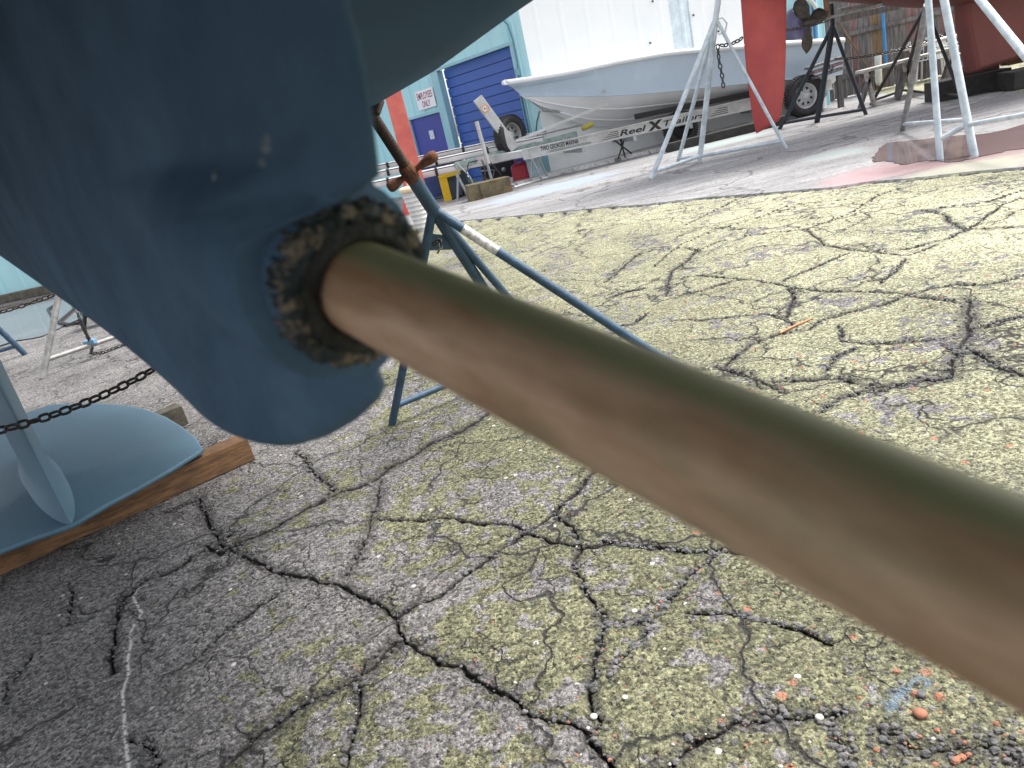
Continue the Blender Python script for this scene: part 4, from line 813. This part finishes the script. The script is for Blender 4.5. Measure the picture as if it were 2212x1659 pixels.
sheet(mb, Wq(0, 0), Wq(uR-.06, 0), 0, WHt); sheet(mb, Wq(uR-.06, 0), Wq(uL+.08, 0), zD+.05, WHt); sheet(mb, Wq(uL+.08, 0), Wq(uSR-.05, 0), 0, WHt) if uSR-.05 > uL+.1 else None
sheet(mb, Wq(uSR-.05, 0), Wq(uSL+.05, 0), zS_+.04, WHt); sheet(mb, Wq(uSL+.05, 0), Wq(uSL+3.5, 0), 0, WHt); mb.build('wall', M_teal, bd_, fixn=False)
# trims
tm = MB()
for a_, b_, zt_ in ((uR-.10, uR, zD), (uL, uL+.26, zD)):
    tm.box(Wq((a_+b_)/2, zt_/2, -.03), (abs(b_-a_), .16, zt_), (we, wn, ZZ))
tm.box(Wq((uL+uR)/2+.08, zD+.03, .0), (abs(uL-uR)+.36, .10, .06), (we, wn, ZZ)); tm.build('door_frame', M_tealf, bd_, .004)
M_door = mat('blue_door', (.045, .115, .42), .45, 0, (.035, .085, .34), 1.6, (.35, .65), .05, 30, (.10, .18, .45), 14, .70)
M_door2 = mat('navy_door', (.035, .045, .30), .45, 0, (.028, .035, .25), 2)
MB().box(Wq((uL+uR)/2, zD/2+.2, -.32), (abs(uL-uR)+.3, .04, zD+.8), (we, wn, ZZ)).build('door_light_block', M_black, bd_)  # unseen black panel added behind the door to block light through its gaps
md = MB(); sl_h = zD/13
for i in range(13):
    z0 = sl_h*i; z1 = sl_h*(i+1)-.012
    A_ = [Wq(uR, z0, -.20), Wq(uR, z0, -.145), Wq(uR, z1-.004, -.145), Wq(uR, z1-.004, -.20), Wq(uR, z1+.012, -.20)]; e_ = we*(uL-uR); md.grid([A_, [p+e_ for p in A_]], False)
md.build('roller_door', M_door, bd_, fixn=False)
sdoor = MB().box(Wq((uSL+uSR)/2, zS_/2, -.04), (abs(uSL-uSR), .05, zS_), (we, wn, ZZ)).build('door', M_door2, bd_, .004)
ds = WP(933, 291); MB().box(Wq(ds[0], ds[1], 0.0), (.17, .02, .20), (we, wn, ZZ)).build('sign', mat('sign_pale', (.70, .72, .78), .5, 0, (.42, .45, .58), 40, (.45, .55)), sdoor)
df = MB()
for u in (uSL+.03, uSR-.03): df.box(Wq(u, zS_/2, .0), (.06, .08, zS_), (we, wn, ZZ))
df.box(Wq((uSL+uSR)/2, zS_+.03, 0), (abs(uSL-uSR)+.12, .08, .06), (we, wn, ZZ)); df.build('door_frame', M_tealf, bd_)
# sign: EMPLOYEES ONLY
sg = [WP(901, 197), WP(940, 187), WP(944, 228), WP(908, 239)]; su = (sg[0][0]+sg[3][0])/2; su2 = (sg[1][0]+sg[2][0])/2; sz1 = (sg[0][1]+sg[1][1])/2; sz0 = (sg[2][1]+sg[3][1])/2
sgn = thing('sign', 'white EMPLOYEES ONLY notice on the teal wall above the navy door', 'sign', Wq((su+su2)/2, sz0, .06)); MB().box(Wq((su+su2)/2, (sz0+sz1)/2, .05), (abs(su-su2), .015, sz1-sz0), (we, wn, ZZ)).build('board', mat('sign_white', (.84, .80, .84), .5, 0, (.80, .74, .80), 9), sgn)
M_rtxt = mat('maroon_lettering', (.28, .03, .06), .6); wS = abs(su-su2); hS = sz1-sz0; rgt = -we
text_mesh('EMPLOYEES', Wq(su, sz0+hS*.52, .06)+rgt*wS*.07, rgt, ZZ, hS*.36, 0, M_rtxt, sgn, 'lettering', width=wS*.86, bold=.01)
text_mesh('ONLY', Wq(su, sz0+hS*.10, .06)+rgt*wS*.26, rgt, ZZ, hS*.33, 0, M_rtxt, sgn, 'lettering', width=wS*.46, bold=.01)
# conduit
cu = [WP(1040, 70), WP(1068, 40), WP(1085, 36), WP(1102, 52), WP(1113, 85), WP(1122, 130), WP(1130, 205)]
cu = [Wq(u, z, .07) for u, z in cu]; cu.append(Wq(WP(1130, 205)[0], .1, .07)); tag(MB().tube(cu, .017, 10).build('conduit', mat('conduit_blue', (.10, .24, .32), .5)), 'thin dark conduit curving down the teal wall right of the roller door', 'conduit')
bx = WP(1124, 155); tag(MB().box(Wq(bx[0], bx[1], .08), (.09, .07, .13), (we, wn, ZZ)).build('junction_box', mat('box_teal', (.2, .4, .45), .5), bevel=.008), 'small junction box on the conduit right of the roller door', 'junction box')
# white end wall and its far continuation
WB1 = G(1980, 205); wbd = WB1-CW; wbd[2] = 0
CB = np.array([CW[0]+14.5, CW[1]+1.6, 0]); mb = MB(); u1w = CB-CW; Lw = np.linalg.norm(u1w); u1w /= Lw
def xat(px, py):   # distance along the white wall
    nb = np.array([u1w[1], -u1w[0], 0]); p = plane_hit(px, py, CW, nb); return float((p-CW)@u1w), float(p[2])
xw1 = xat(1450, 60)[0]; xw2 = xat(1490, 60)[0]; xe = xat(1776, 60)[0]; xt = xat(1700, 60)[0]
sheet(mb, CW, CW+u1w*xw1, 0, WHt, .5, .003); sheet(mb, CW+u1w*xw2, CW+u1w*xt, 0, WHt, .5, .003); mb.build('end_wall', M_white, bd_, fixn=False)
mb = MB(); sheet(mb, CW+u1w*xw1, CW+u1w*xw2, 0, WHt, .4, .02); mb.build('corner_panel', mat('pale_panel', (.72, .82, .86), .5), bd_, fixn=False); mb = MB(); sheet(mb, CW+u1w*xt, CW+u1w*xe, 0, WHt, .4, .02); mb.build('wall', M_teal, bd_, fixn=False)
nb = np.array([u1w[1], -u1w[0], 0]); nb = nb if nb[1] < 0 else -nb
dp = MB()
for px in (1738, 1758): 
    xx = xat(px, 80)[0]; dp.tube([CW+u1w*xx+nb*.08+ZZ*.05, CW+u1w*xx+nb*.08+ZZ*5.8], .045, 10)
dp.build('downpipe', mat('pipe_blue', (.12, .32, .55), .5), bd_)
hp = [xat(*p) for p in ((1535, 52), (1542, 44), (1556, 40), (1566, 52), (1562, 70), (1548, 76))]; tag(MB().tube([CW+u1w*x+nb*.09+ZZ*z for x, z in hp], .018, 8).build('hose', mat('hose_grey', (.45, .42, .45), .6)), 'loop of thin pale hose hanging on the white end wall', 'hose')
hw = MB()
for px, py in ((1497, 33), (1404, 93), (1548, 20), (1551, 68), (1809 - 400, 3)): 
    x, z = xat(px, py); MB().box(CW+u1w*x+nb*.02+ZZ*z, (.03, .03, .03)).build('wall_fixing', M_black, bd_)
# far left teal wall with a base beam
LB0 = G(-400, 742); LB1 = G(420, 562); lt_ = thing('shed_building', 'far teal ribbed shed seen below the skeg at the left edge', 'building', (LB0+LB1)/2); mb = MB(); sheet(mb, LB0, LB1, 0, 5, .62, .035); mb.build('wall', M_teal, lt_, fixn=False)
mb = MB(); mb.bar(LB0+np.array([0, -.25, .09]), LB1+np.array([0, -.25, .09]), .22, .18); mb.build('base_beam', M_timber2, lt_, .01)
for i, (pp, lb) in enumerate((([(168,655),(160,672),(128,700),(150,705),(178,702),(186,690),(170,668),(160,645)], 'black hose coiled on the wet ground at the far left'), ([(120,662),(105,672),(118,695)], 'short black cable end beside the coiled hose at left'))):
    q = [G(x, y)+ZZ*.03 for x, y in pp]; tag(MB().tube(q, .022, 8).build('hose' if i == 0 else 'cable', M_black), lb, 'hose' if i == 0 else 'cable')
hh = G(235, 690); t = thing('handcart', 'small black handcart frame with teal plate beside the grey stand', 'cart', hh); c0 = G(222, 700)
MB().box(c0+np.array([0, 0, .32]), (.42, .3, .05)).build('plate', mat('cart_teal', (.12, .3, .32), .5), t, .01); MB().tube([c0+np.array([-.2, -.1, 0]), c0+np.array([-.05, -.1, .32])], .025, 8).build('leg', M_black, t); MB().tube([c0+np.array([.2, -.1, 0]), c0+np.array([.05, -.1, .32])], .025, 8).build('leg', M_black, t)
# ================================================================== RED STEEL COLUMN, SPARS, BINS ...
cb_ = G(905, 458); ct = plane_hit(846, 190, cb_, (0, 1, 0)); t = thing('steel_column', 'red painted steel column standing before the teal wall', 'column', cb_)
wC = .30; M_redp = mat('red_column_paint', (.66, .17, .12), .5, 0, (.55, .10, .09), 3, (.35, .65), .1, 40, (.75, .30, .15), 10, .63)
mb = MB(); hC = 5.2; mb.box(cb_+np.array([.10, -.11, hC/2]), (.30, .03, hC)); mb.box(cb_+np.array([.10, .11, hC/2]), (.30, .03, hC)); mb.box(cb_+np.array([.10, 0, hC/2]), (.02, .189, hC)); mb.build('beam', M_redp, t, .004)
MB().prism([cb_+np.array([-.05, -.13, 0]), cb_+np.array([-.05, -.13, .9]), cb_+np.array([-.32, -.13, 0])], (0, .02, 0)).build('gusset', M_redp, t); MB().box(cb_+np.array([.0, 0, .012]), (.75, .4, .024)).build('base_plate', M_redp, t)
# long aluminium spars on trestles
YS = 15.0
M_spar = mat('white_spar', (.80, .79, .78), .35, .1, (.70, .69, .68), 2.5, (.35, .6), .05, 30, (.5, .45, .42), 30, .70)
def spar(label, p, q, r, yo=0.):
    a = Yp(*p, YS+yo); b = Yp(*q, YS+yo); t = thing('mast', label, 'mast', a, 'masts laid on the rack by the workshop'); d = b-a; L_ = np.linalg.norm(d); d /= L_; v = np.cross(d, ZZ)*-1
    rws = [[a+d*L_*s+np.cross(d, v)*0+ZZ*r*math.sin(an)+v*r*.62*math.cos(an) for an in np.linspace(0, 2*math.pi, 17)[:-1]] for s in (0, .5, 1)]
    mb = MB().grid(rws, True, True); mb.add(rws[0], [tuple(range(16))]); mb.add(rws[-1], [tuple(range(16))]); mb.build('tube', M_spar, t)
    for s in (.1, .28, .45, .62, .8): MB().lathe(a+d*L_*s, d, [(0, r*.9), (0, r*1.12), (.05, r*1.12), (.05, r*.9)], 16, False).build('fitting', M_black, t)
    mb = MB().tube([a+ZZ*r*.6-np.array([0, r, 0]), b+ZZ*r*.6-np.array([0, r, 0])], .010, 6); mb.build('track', M_black, t)
spar('upper white mast lying behind the trailer coupling', (560, 432), (1172, 300), .065); spar('lower white mast lying behind the trailer coupling', (560, 452), (1172, 322), .075, -.16)
spar('thin rear white mast nearest the roller door', (700, 385), (1180, 286), .05, .28)
t = thing('trestle', 'low galvanised trestle carrying the white masts', 'trestle', G(1000, 440))
zt_ = Yp(985, 365, YS)[2]
for px in (985, 1150):
    b0 = Yp(px, 365, YS); base = b0*[1, 1, 0]
    MB().bar(base+np.array([-.0, -.35, zt_-.12]), base+np.array([0, .5, zt_-.12]), .06, .06).build('rail', M_galv, t)
    for dy in (-.3, .45): MB().tube([base+np.array([-.12, dy, 0]), base+np.array([0, dy, zt_-.14])], .022, 8).build('leg', M_galv, t); MB().tube([base+np.array([.12, dy, 0]), base+np.array([0, dy, zt_-.14])], .022, 8).build('leg', M_galv, t)
def bin_(label, px, py, w, h, m, name='trash_bin', lid=None, dy=0.):
    c = G(px, py)+np.array([0, dy, 0]); t = thing(name, label, 'bin', c, 'wheeled bins under the masts'); rws = []
    for f, z in ((.84, .05), (.88, .12), (.98, h*.9), (1.03, h*.91), (1.03, h*.96)): rws.append([c+np.array([x*w*f/2, y*w*f/2+w/2, z]) for x, y in ((-1, -1), (-.3, -1.06), (.3, -1.06), (1, -1), (1, 1), (-1, 1))])
    mb = MB().grid(rws, False, True); mb.add(rws[0], [tuple(range(6))]); mb.build('body', m, t, .01)
    MB().prism([rws[-1][i]+ZZ*.003+(rws[-1][i]-c-ZZ*h*.96-np.array([0, w/2, 0]))*.05 for i in range(6)], (0, .0, h*.05)).build('lid', lid or m, t, .01)
    MB().tube([c+np.array([-w*.5, w*.8, .1]), c+np.array([-w*.38, w*.8, .1])], .1, 16).build('wheel', M_black, t); MB().tube([c+np.array([w*.38, w*.8, .1]), c+np.array([w*.5, w*.8, .1])], .1, 16).build('wheel', M_black, t); return t
M_bin = mat('bin_blue_grey', (.055, .085, .12), .55, 0, (.045, .07, .10), 4); M_bin2 = mat('bin_blue', (.06, .09, .24), .5, 0, (.05, .075, .2), 4)
bin_('blue bin left of the yellow post', 940, 436, .42, .80, M_bin2, dy=.35); bin_('dark slate bin right of the yellow post', 984, 431, .40, .85, M_bin, dy=.05); bin_('dark slate bin next to the tongue block', 1003, 428, .34, .78, M_bin, dy=.5)
bin_('pale blue open bin behind the red fuel can', 1178, 398, .34, .62, mat('bin_pale', (.42, .55, .62), .5), dy=1.2)
# yellow post
ya = G(971, 434); yh = Yp(935, 366, ya[1])[2]; t = thing('steel_bracket', 'bright yellow inverted L shaped steel post before the bins', 'bracket', ya); M_yel = mat('yellow_paint', (.85, .60, .012), .4, 0, (.80, .52, .01), 5)
yh -= .10; MB().box(ya+np.array([-.02, 0, yh/2]), (.16, .10, yh)).build('upright', M_yel, t, .008); MB().box(ya+np.array([.20, 0, yh-.055]), (.31, .10, .12)).build('arm', M_yel, t, .008); MB().box(ya+np.array([-.02, 0, yh*.86]), (.16, .13, .03)).build('collar', M_yel, t, .004)
# pole and ribbed white pails
pa = G(915, 498); t = thing('bucket', 'stack of white ribbed pails with a peach lid beside the near blue stand', 'bucket', pa); M_pail = mat('pail_white', (.74, .72, .71), .5, 0, (.62, .6, .6), 12); M_peach = mat('peach', (.80, .55, .38), .5, 0, (.78, .62, .42), 8)
ph = Yp(897, 398, pa[1])[2]; pr_ = []
for i in range(9): z = ph*.0+i*.068; r_ = .105+.0085*i; pr_ += [(z, r_), (z+.05, r_+.004), (z+.055, r_+.016), (z+.064, r_+.016)]
hp_ = pr_[-1][0]; MB().lathe(pa, ZZ, pr_+[(hp_, .0001)], 26).build('body', M_pail, t); MB().lathe(pa+ZZ*(hp_+.002), ZZ, [(0, .20), (.03, .21), (.06, .20), (.075, .16), (.08, .001)], 26).build('lid', M_peach, t)
pt = hp_+.08; tp = Yp(887, 402, pa[1]); t2 = thing('broom_handle', 'peach wooden handle with a ball end standing on the peach lid', 'handle', pa+ZZ*pt)
MB().tube([pa+ZZ*pt, tp], .035, 16).build('shaft', M_peach, t2); MB().lathe(tp-ZZ*.02, ZZ, [(0, .02), (.02, .05), (.05, .055), (.09, .045), (.11, .001)], 18).build('knob', M_peach, t2)
# red fuel can and clutter under the trailer
def fuel_can(label, px, py, w, h, m):
    c = G(px, py); t = thing('fuel_can', label, 'fuel can', c, 'red cans under the trailer'); mb = MB(); rws = []
    for z, f in ((0, .9), (.03, 1), (h*.75, 1), (h*.88, .9), (h*.95, .55)): rws.append([c+np.array([x*w/2*f, y*w*.35*f+w*.3, z]) for x, y in ((-1, -1), (1, -1), (1, 1), (-1, 1))])
    mb.grid(rws, False, True); mb.add(rws[-1], [(0, 1, 2, 3)]); b = mb.build('body', m, t, .02); MB().tube([c+np.array([-w*.2, w*.3, h*.93]), c+np.array([-w*.18, w*.3, h*1.08]), c+np.array([w*.18, w*.3, h*1.08]), c+np.array([w*.2, w*.3, h*.93])], .018, 8).build('handle', m, t); MB().tube([c+np.array([w*.34, w*.3, h*.86]), c+np.array([w*.42, w*.3, h*1.04])], .022, 8).build('spout', M_black, t)
M_rcan = mat('red_plastic', (.42, .02, .035), .4, 0, (.34, .015, .03), 5)
fuel_can('larger red fuel can on the slab under the trailer beam', 1131, 396, .36, .42, M_rcan); fuel_can('narrow red fuel can beside the larger one', 1153, 391, .22, .40, mat('red_plastic_dark', (.30, .015, .05), .4))
mc = G(1085, 397); t = thing('engine_box', 'black machine box with a bent pipe under the trailer tongue', 'machine', mc); MB().box(mc+np.array([.0, .35, .22]), (.75, .45, .44)).build('body', M_black, t, .02); MB().tube([mc+np.array([-.25, .05, .02]), mc+np.array([-.1, .05, .32]), mc+np.array([-.38, .05, .36])], .016, 8).build('pipe', M_galv, t); MB().lathe(mc+np.array([.1, .08, .28]), (0, -1, 0), [(0, .05), (.03, .05), (.03, .02), (.05, .02), (.05, .001)], 14).build('valve', M_galv, t)
t = thing('pipe_frame', 'white welded pipe frame lying by the red fuel cans', 'frame', G(1180, 385)); pa_, pb_, pc_ = G(1112, 408)+ZZ*.03, G(1184, 386)+ZZ*.03, G(1184, 386)+np.array([-.12, 0, .5]); MB().tube([pa_, pb_], .022, 8).build('bar', M_spar, t); MB().tube([pb_, pc_], .022, 8).build('bar', M_galv, t)
gb = G(1022, 418)+np.array([0, .3, 0]); tag(MB().lathe(gb, ZZ, [(0, .14), (.02, .15), (.22, .15), (.26, .10), (.28, .05), (.33, .05), (.33, .001)], 20).build('gas_bottle', mat('bottle_green', (.12, .26, .22), .5)), 'squat green gas bottle behind the tongue block', 'gas bottle')
# small stand far under the trailer
f_ = [G(1337, 352), G(1352, 349), G(1366, 341), G(1347, 347)]; ap = Yp(1344, 316, f_[3][1]); s8 = stand('small black tripod stand on the slab under the lettered trailer beam', ap, ap+ZZ*.22, [f_[0]+ZZ*.08, f_[1]+ZZ*.08, f_[2]+ZZ*.08], M_blkstand, .016, [])
# clutter seen below the trailer beam towards the rudder
rng = random.Random(5)
for i, (px, py, w, h, col, lb) in enumerate([(1395,318,.5,.34,(.55,.55,.55),'grey crate on the slab left of the pale stand legs'),(1434,306,.42,.42,(.12,.22,.34),'dark blue crate on the slab behind the pale stand legs'),(1560,284,.5,.20,(.60,.75,.80),'pale cyan box behind the trailer, left of the rudder'),(1580,268,.55,.26,(.62,.55,.52),'beige box behind the trailer, left of the rudder'),(1606,262,.3,.28,(.14,.10,.24),'dark purple box touching the red rudder outline')]):
    c = G(px, py)+np.array([0, .9, .085]); t = thing('crate', lb, 'crate', c, 'boxes under the trailer'); m_ = mat('crate_%s' % 'abcde'[i], col, .6, 0, tuple(q*.7 for q in col), 9, bump=.2); MB().box(c+ZZ*h/2, (w, .35, h)).build('body', m_, t, .015)
    mb = MB(); mb.box(c+ZZ*(h+.004)+np.array([0, 0, .012]), (w*1.05, .38, .03)); mb.build('rim', m_, t, .008)
lb0, lb1 = G(1440, 331), G(1700, 268); tag(MB().bar(lb0+ZZ*.09, lb1+ZZ*.09, .18, .16).build('timber_beam', M_dkt, bevel=.015), 'long dark beam lying on the ground along the trailer', 'timber beam')
# ================================================================== OUTBOARD and stern gear of the powerboat's neighbour
oc = Yp(1724, 62, 15.9); t = thing('outboard_motor', 'dark purple outboard motor cowling rising behind the red rudder', 'outboard motor', oc-ZZ*.5); M_cowl = mat('purple_cowling', (.045, .035, .10), .3, 0, (.035, .028, .08), 3, coat=.4); rws = []
for z, f in ((-.42, .62), (-.35, .8), (-.1, 1), (.15, 1), (.3, .86), (.38, .6), (.41, .2)): rws.append([oc+np.array([.25*f*math.cos(a), .3*f*math.sin(a), z]) for a in np.linspace(0, 2*math.pi, 21)[:-1]])
mb = MB().grid(rws, True, True); mb.add(rws[-1], [tuple(range(20))]); mb.build('cowling', M_cowl, t); MB().box(oc-ZZ*.62, (.16, .22, .42)).build('midsection', M_cowl, t, .03)
MB().tube([oc+np.array([.02, -.32, .35])+np.array([.25*math.sin(a), 0, .4*math.cos(a)-.25]) for a in np.linspace(-1.0, 1.9, 14)], .035, 10).build('trim_band', mat('pale_band', (.55, .58, .50), .5), t)
# ================================================================== WOOD FENCE
YF0 = G(1775, 224); YF1 = G(2130, 142); fe = YF1-YF0; fL = np.linalg.norm(fe); fe /= fL; fnn = np.array([fe[1], -fe[0], 0]); fnn = fnn if fnn[1] < 0 else -fnn
fenc = thing('wooden_fence', 'weathered brown grey board fence beyond the stands at right', 'fence', YF0); M_f = [mat('fence_board_a', (.20, .185, .18), .9, 0, (.09, .08, .08), 5, (.35, .6), .5, 40, stretch=(5, 5, .6)), mat('fence_board_b', (.26, .155, .145), .9, 0, (.13, .08, .08), 5, (.35, .6), .5, 40, stretch=(5, 5, .6)), mat('fence_board_c', (.27, .18, .10), .9, 0, (.14, .09, .06), 5, (.35, .6), .5, 40, stretch=(5, 5, .6)), mat('fence_board_d', (.19, .20, .125), .9, 0, (.1, .1, .07), 5, (.35, .6), .5, 40, stretch=(5, 5, .6))]
fh = 2.45; x = 0.; i = 0
while x < fL+2.5 and i < 99:
    w = .135+RNG.random()*.012; k = int(RNG.choice([0, 0, 0, 1, 1, 2, 3], p=[.2, .2, .15, .15, .1, .13, .07])); MB().box(YF0+fe*(x+w/2)+fnn*RNG.random()*.008+ZZ*(fh/2+RNG.random()*.05), (w-.008, .02, fh), (fe, fnn, ZZ)).build('board', M_f[k], fenc); x += w; i += 1
for z in (.45, 1.3, 2.1): MB().box(YF0+fe*(fL/2+1)+fnn*.045+ZZ*z, (fL+2.6, .045, .09), (fe, fnn, ZZ)).build('rail', M_f[0], fenc)
def FP_(px, py, off=.1): p = plane_hit(px, py, YF0+fnn*off, fnn); return p
MB().bar(FP_(1806, 40), FP_(1895, 178), .03, .07, fnn).build('brace', M_f[2], fenc, .004); MB().bar(FP_(1858, 190, .12), FP_(1886, 128, .12), .03, .06, fnn).build('brace', M_f[1], fenc, .004)
MB().tube([FP_(1905, 10, .16), FP_(1911, 90, .16), FP_(1914, 140, .16)], .035, 12).build('downpipe', mat('pipe_bright_blue', (.06, .28, .62), .4), fenc)
mb = MB(); 
for a_, b_, h_ in (((1812, 42), (1940, 14), .10), ((1812, 22), (1885, 6), .05)): mb.bar(Yp(*a_, 13.5), Yp(*b_, 13.5), .14, h_)
t = thing('plank', 'grey plank propped high before the fence by the dark stand', 'plank', Yp(1812, 42, 13.5)); mb.build('board', M_f[0], t, .005)
tag(MB().tube([G(1900, 190)*[1, 1, 0]+np.array([0, 0, 0]), FP_(1898, 172, .5), FP_(1896, 118, .5)], .07, 16).build('bollard', mat('white_pipe', (.78, .80, .78), .4)), 'short white pipe post leaning against the fence', 'post')
# wooden tub / pallet & bucket by the trailer stern
pw = G(1780, 236); t = thing('bucket', 'white and blue bucket behind the dark stand at the trailer stern', 'bucket', pw); MB().lathe(pw+np.array([0, .2, 0]), ZZ, [(0, .13), (.3, .16), (.33, .17), (.33, .001)], 20).build('body', M_pail, t); MB().lathe(pw+np.array([0, .2, .335]), ZZ, [(0, .165), (.12, .17), (.14, .12), (.14, .001)], 20).build('lid', mat('lid_blue', (.15, .25, .55), .4), t)
t = thing('timber_stack', 'grey boards stacked behind the trailer wheel', 'timber', G(1800, 226)); 
for k in range(3): a_ = Yp(1745+k*8, 148+k*10, 14.6); b_ = Yp(1822, 122+k*12, 14.8); MB().bar(a_, b_, .2, .045).build('board', M_f[k % 2], t, .004)
for px in (1765, 1812): q = Yp(px, 160, 14.8); MB().box([q[0], q[1], q[2]/2-.02], (.09, .09, q[2])).build('leg', M_f[0], t)
# ---------------- picnic table and chairs
YB = 14.0; M_pt = mat('bleached_wood', (.60, .58, .54), .85, 0, (.34, .32, .30), 9, (.35, .6), .4, 40)
t = thing('picnic_table', 'bleached wooden picnic table in front of the board fence', 'picnic table', G(1960, 200))
def plank_(p, q, yy, w, th, nm): MB().bar(Yp(*p, yy), Yp(*q, yy), w, th).build(nm, M_pt, t, .006)
plank_((1929, 112), (2078, 74), YB, .75, .05, 'tabletop'); plank_((1856, 156), (2075, 100), YB-.55, .28, .05, 'bench')
plank_((1930, 190), (2040, 160), YB-1.1, .25, .04, 'bench') if False else None
for px in (1870, 1955, 2050):
    q = near_ray(px, 150, Yp(1856, 156, YB-.55), Yp(2075, 100, YB-.55)); MB().bar(q-ZZ*.03, np.array([q[0]+.12, q[1], 0.02]), .05, .09, (0, 1, 0)).build('leg', M_pt, t); MB().bar(q-ZZ*.03+np.array([.1, 0, 0]), np.array([q[0]-.15, q[1], .02]), .05, .09, (0, 1, 0)).build('leg', M_f[0], t)
for px in (1950, 2060):
    q = near_ray(px, 100, Yp(1929, 112, YB), Yp(2078, 74, YB)); MB().bar(q-ZZ*.03, np.array([q[0]-.15, q[1], .02]), .05, .1, (0, 1, 0)).build('leg', M_f[0], t)
M_pc = mat('white_plastic', (.72, .73, .72), .4, 0, (.62, .63, .62), 5)
def plastic_chair(label, px, py, yy, rz):
    c = G(px, py); t = thing('plastic_chair', label, 'chair', c, 'white plastic garden chairs by the table'); ca, sa = math.cos(rz), math.sin(rz); X = np.array([ca, sa, 0]); Yv = np.array([-sa, ca, 0]); Q = lambda x, y, z: c+X*x+Yv*y+ZZ*z
    MB().prism([Q(-.23, -.22, .42), Q(.23, -.22, .42), Q(.21, .22, .40), Q(-.21, .22, .40)], (0, 0, .02)).build('seat', M_pc, t, .01); mb = MB()
    for x in (-.18, -.09, 0, .09, .18): mb.bar(Q(x, .22, .42), Q(x*.9, .34, .84), .012, .05, Yv)
    mb.bar(Q(-.21, .33, .82), Q(.21, .33, .82), .02, .08); mb.build('backrest', M_pc, t)
    for x, y in ((-.22, -.22), (.22, -.22), (-.2, .24), (.2, .24)): MB().tube([Q(x*1.15, y*1.15, 0), Q(x, y, .42)], .022, 8).build('leg', M_pc, t)
    for s_ in (-1, 1): MB().tube([Q(s_*.23, -.22, .42), Q(s_*.26, -.2, .62), Q(s_*.25, .1, .64), Q(s_*.2, .3, .66)], .02, 8).build('armrest', M_pc, t)
plastic_chair('white plastic chair facing left, just left of the white stand legs', 1975, 176, 0, 1.9); plastic_chair('white plastic chair turned away beside the other at the table', 2012, 172, 0, -.7); plastic_chair('white plastic chair behind the thick white stand leg', 2060, 165, 0, .4)
# ================================================================== LOOSE STONES, STICK, PAINT FLAKES
def stone(mb, c, r, fl=.6):
    vs = []; n = 7
    for i in range(3):
        ph_ = (.25+.25*i)*math.pi
        for j in range(n): a = 2*math.pi*j/n+i*.4; q = r*(.75+RNG.random()*.45); vs.append(c+np.array([math.cos(a)*math.sin(ph_)*q, math.sin(a)*math.sin(ph_)*q*.8, (math.cos(ph_)*q)*fl]))
    vs.append(c+np.array([0, 0, r*fl])); fs = [(i*n+j, i*n+(j+1) % n, (i+1)*n+(j+1) % n, (i+1)*n+j) for i in range(2) for j in range(n)]+[((j+1) % n, j, 3*n) for j in range(n)]
    mb.add(vs, fs, False)
def scatter(name, label, m, spec):
    mb = MB(); pads = [([np.array(G(*p)[:2]) for p in pts], w) for pts, _, w in CR]
    for (n, kind, rmin, rmax, box) in spec:
        k = 0; tries = 0
        while k < n and tries < n*30:
            tries += 1
            if kind == 'crack':
                P, w = pads[int(RNG.integers(len(pads)))]; i = int(RNG.integers(len(P)-1)); p = P[i]+(P[i+1]-P[i])*RNG.random()+RNG.normal(size=2)*w*.6
            else:
                px = box[0]+(box[2]-box[0])*RNG.random(); py = box[1]+(box[3]-box[1])*RNG.random(); p = G(px, py)[:2]
            r = rmin+(rmax-rmin)*RNG.random()**2.5
            stone(mb, np.array([p[0], p[1], r*.25-.002]), r); k += 1
    o = mb.build(name, m, fixn=False); tag(o, label, 'gravel', kind='stuff'); return o
scatter('gravel', 'loose grey grit lying in the asphalt cracks', mat('grit_grey', (.20, .19, .185), .85, 0, (.06, .06, .06), 30), [(5200, 'crack', .0018, .0105, None), (1500, 'box', .0018, .0055, (600, 1100, 2212, 1659)), (500, 'box', .002, .008, (1800, 1330, 2260, 1659))])
scatter('gravel', 'loose whitish shell and stone bits on the asphalt', mat('grit_white', (.72, .69, .62), .7, 0, (.5, .47, .4), 80), [(110, 'crack', .002, .0055, None), (40, 'box', .002, .006, (300, 1100, 2212, 1659))])
scatter('gravel', 'loose reddish stones on the asphalt', mat('grit_red', (.40, .16, .09), .85, 0, (.26, .12, .08), 60), [(150, 'box', .003, .006, (900, 1250, 2212, 1659)), (34, 'box', .004, .012, (1850, 1430, 2260, 1659)), (30, 'crack', .003, .006, None)])
for (px, py, r, lb, mm) in ((1988, 1545, .014, 'largest round reddish pebble at lower right', 'grit_red'), (1770, 1552, .009, 'bright white pebble in the crack at lower right', 'grit_white'), (1283, 1550, .009, 'cream pebble in the main crack junction at bottom centre', 'grit_white'), (1990, 1462+40, .010, 'grey pebble beside the largest reddish pebble', 'grit_grey'), (1350, 1508, .007, 'small white pebble just above the cream pebble', 'grit_white')):
    mb = MB(); c = G(px, py); q = []
    for i in range(9):
        ph_ = math.pi*i/8; q.append((-math.cos(ph_)*r*.55, max(.0001, r*math.sin(ph_))))
    mb.lathe(c+ZZ*r*.4, (0.05, .1, 1), q, 14, True, .02); tag(mb.build('pebble', MATS[mm]), lb, 'pebble', 'loose pebbles')
a_, b_ = G(1685, 722), G(1755, 690); tag(MB().tube([a_+ZZ*.006, (a_+b_)/2+np.array([0, .006, .007]), b_+ZZ*.006], [.005, .006, .004], 8).build('stick', mat('orange_stick', (.55, .24, .11), .7)), 'thin orange brown stick lying on the asphalt', 'stick')
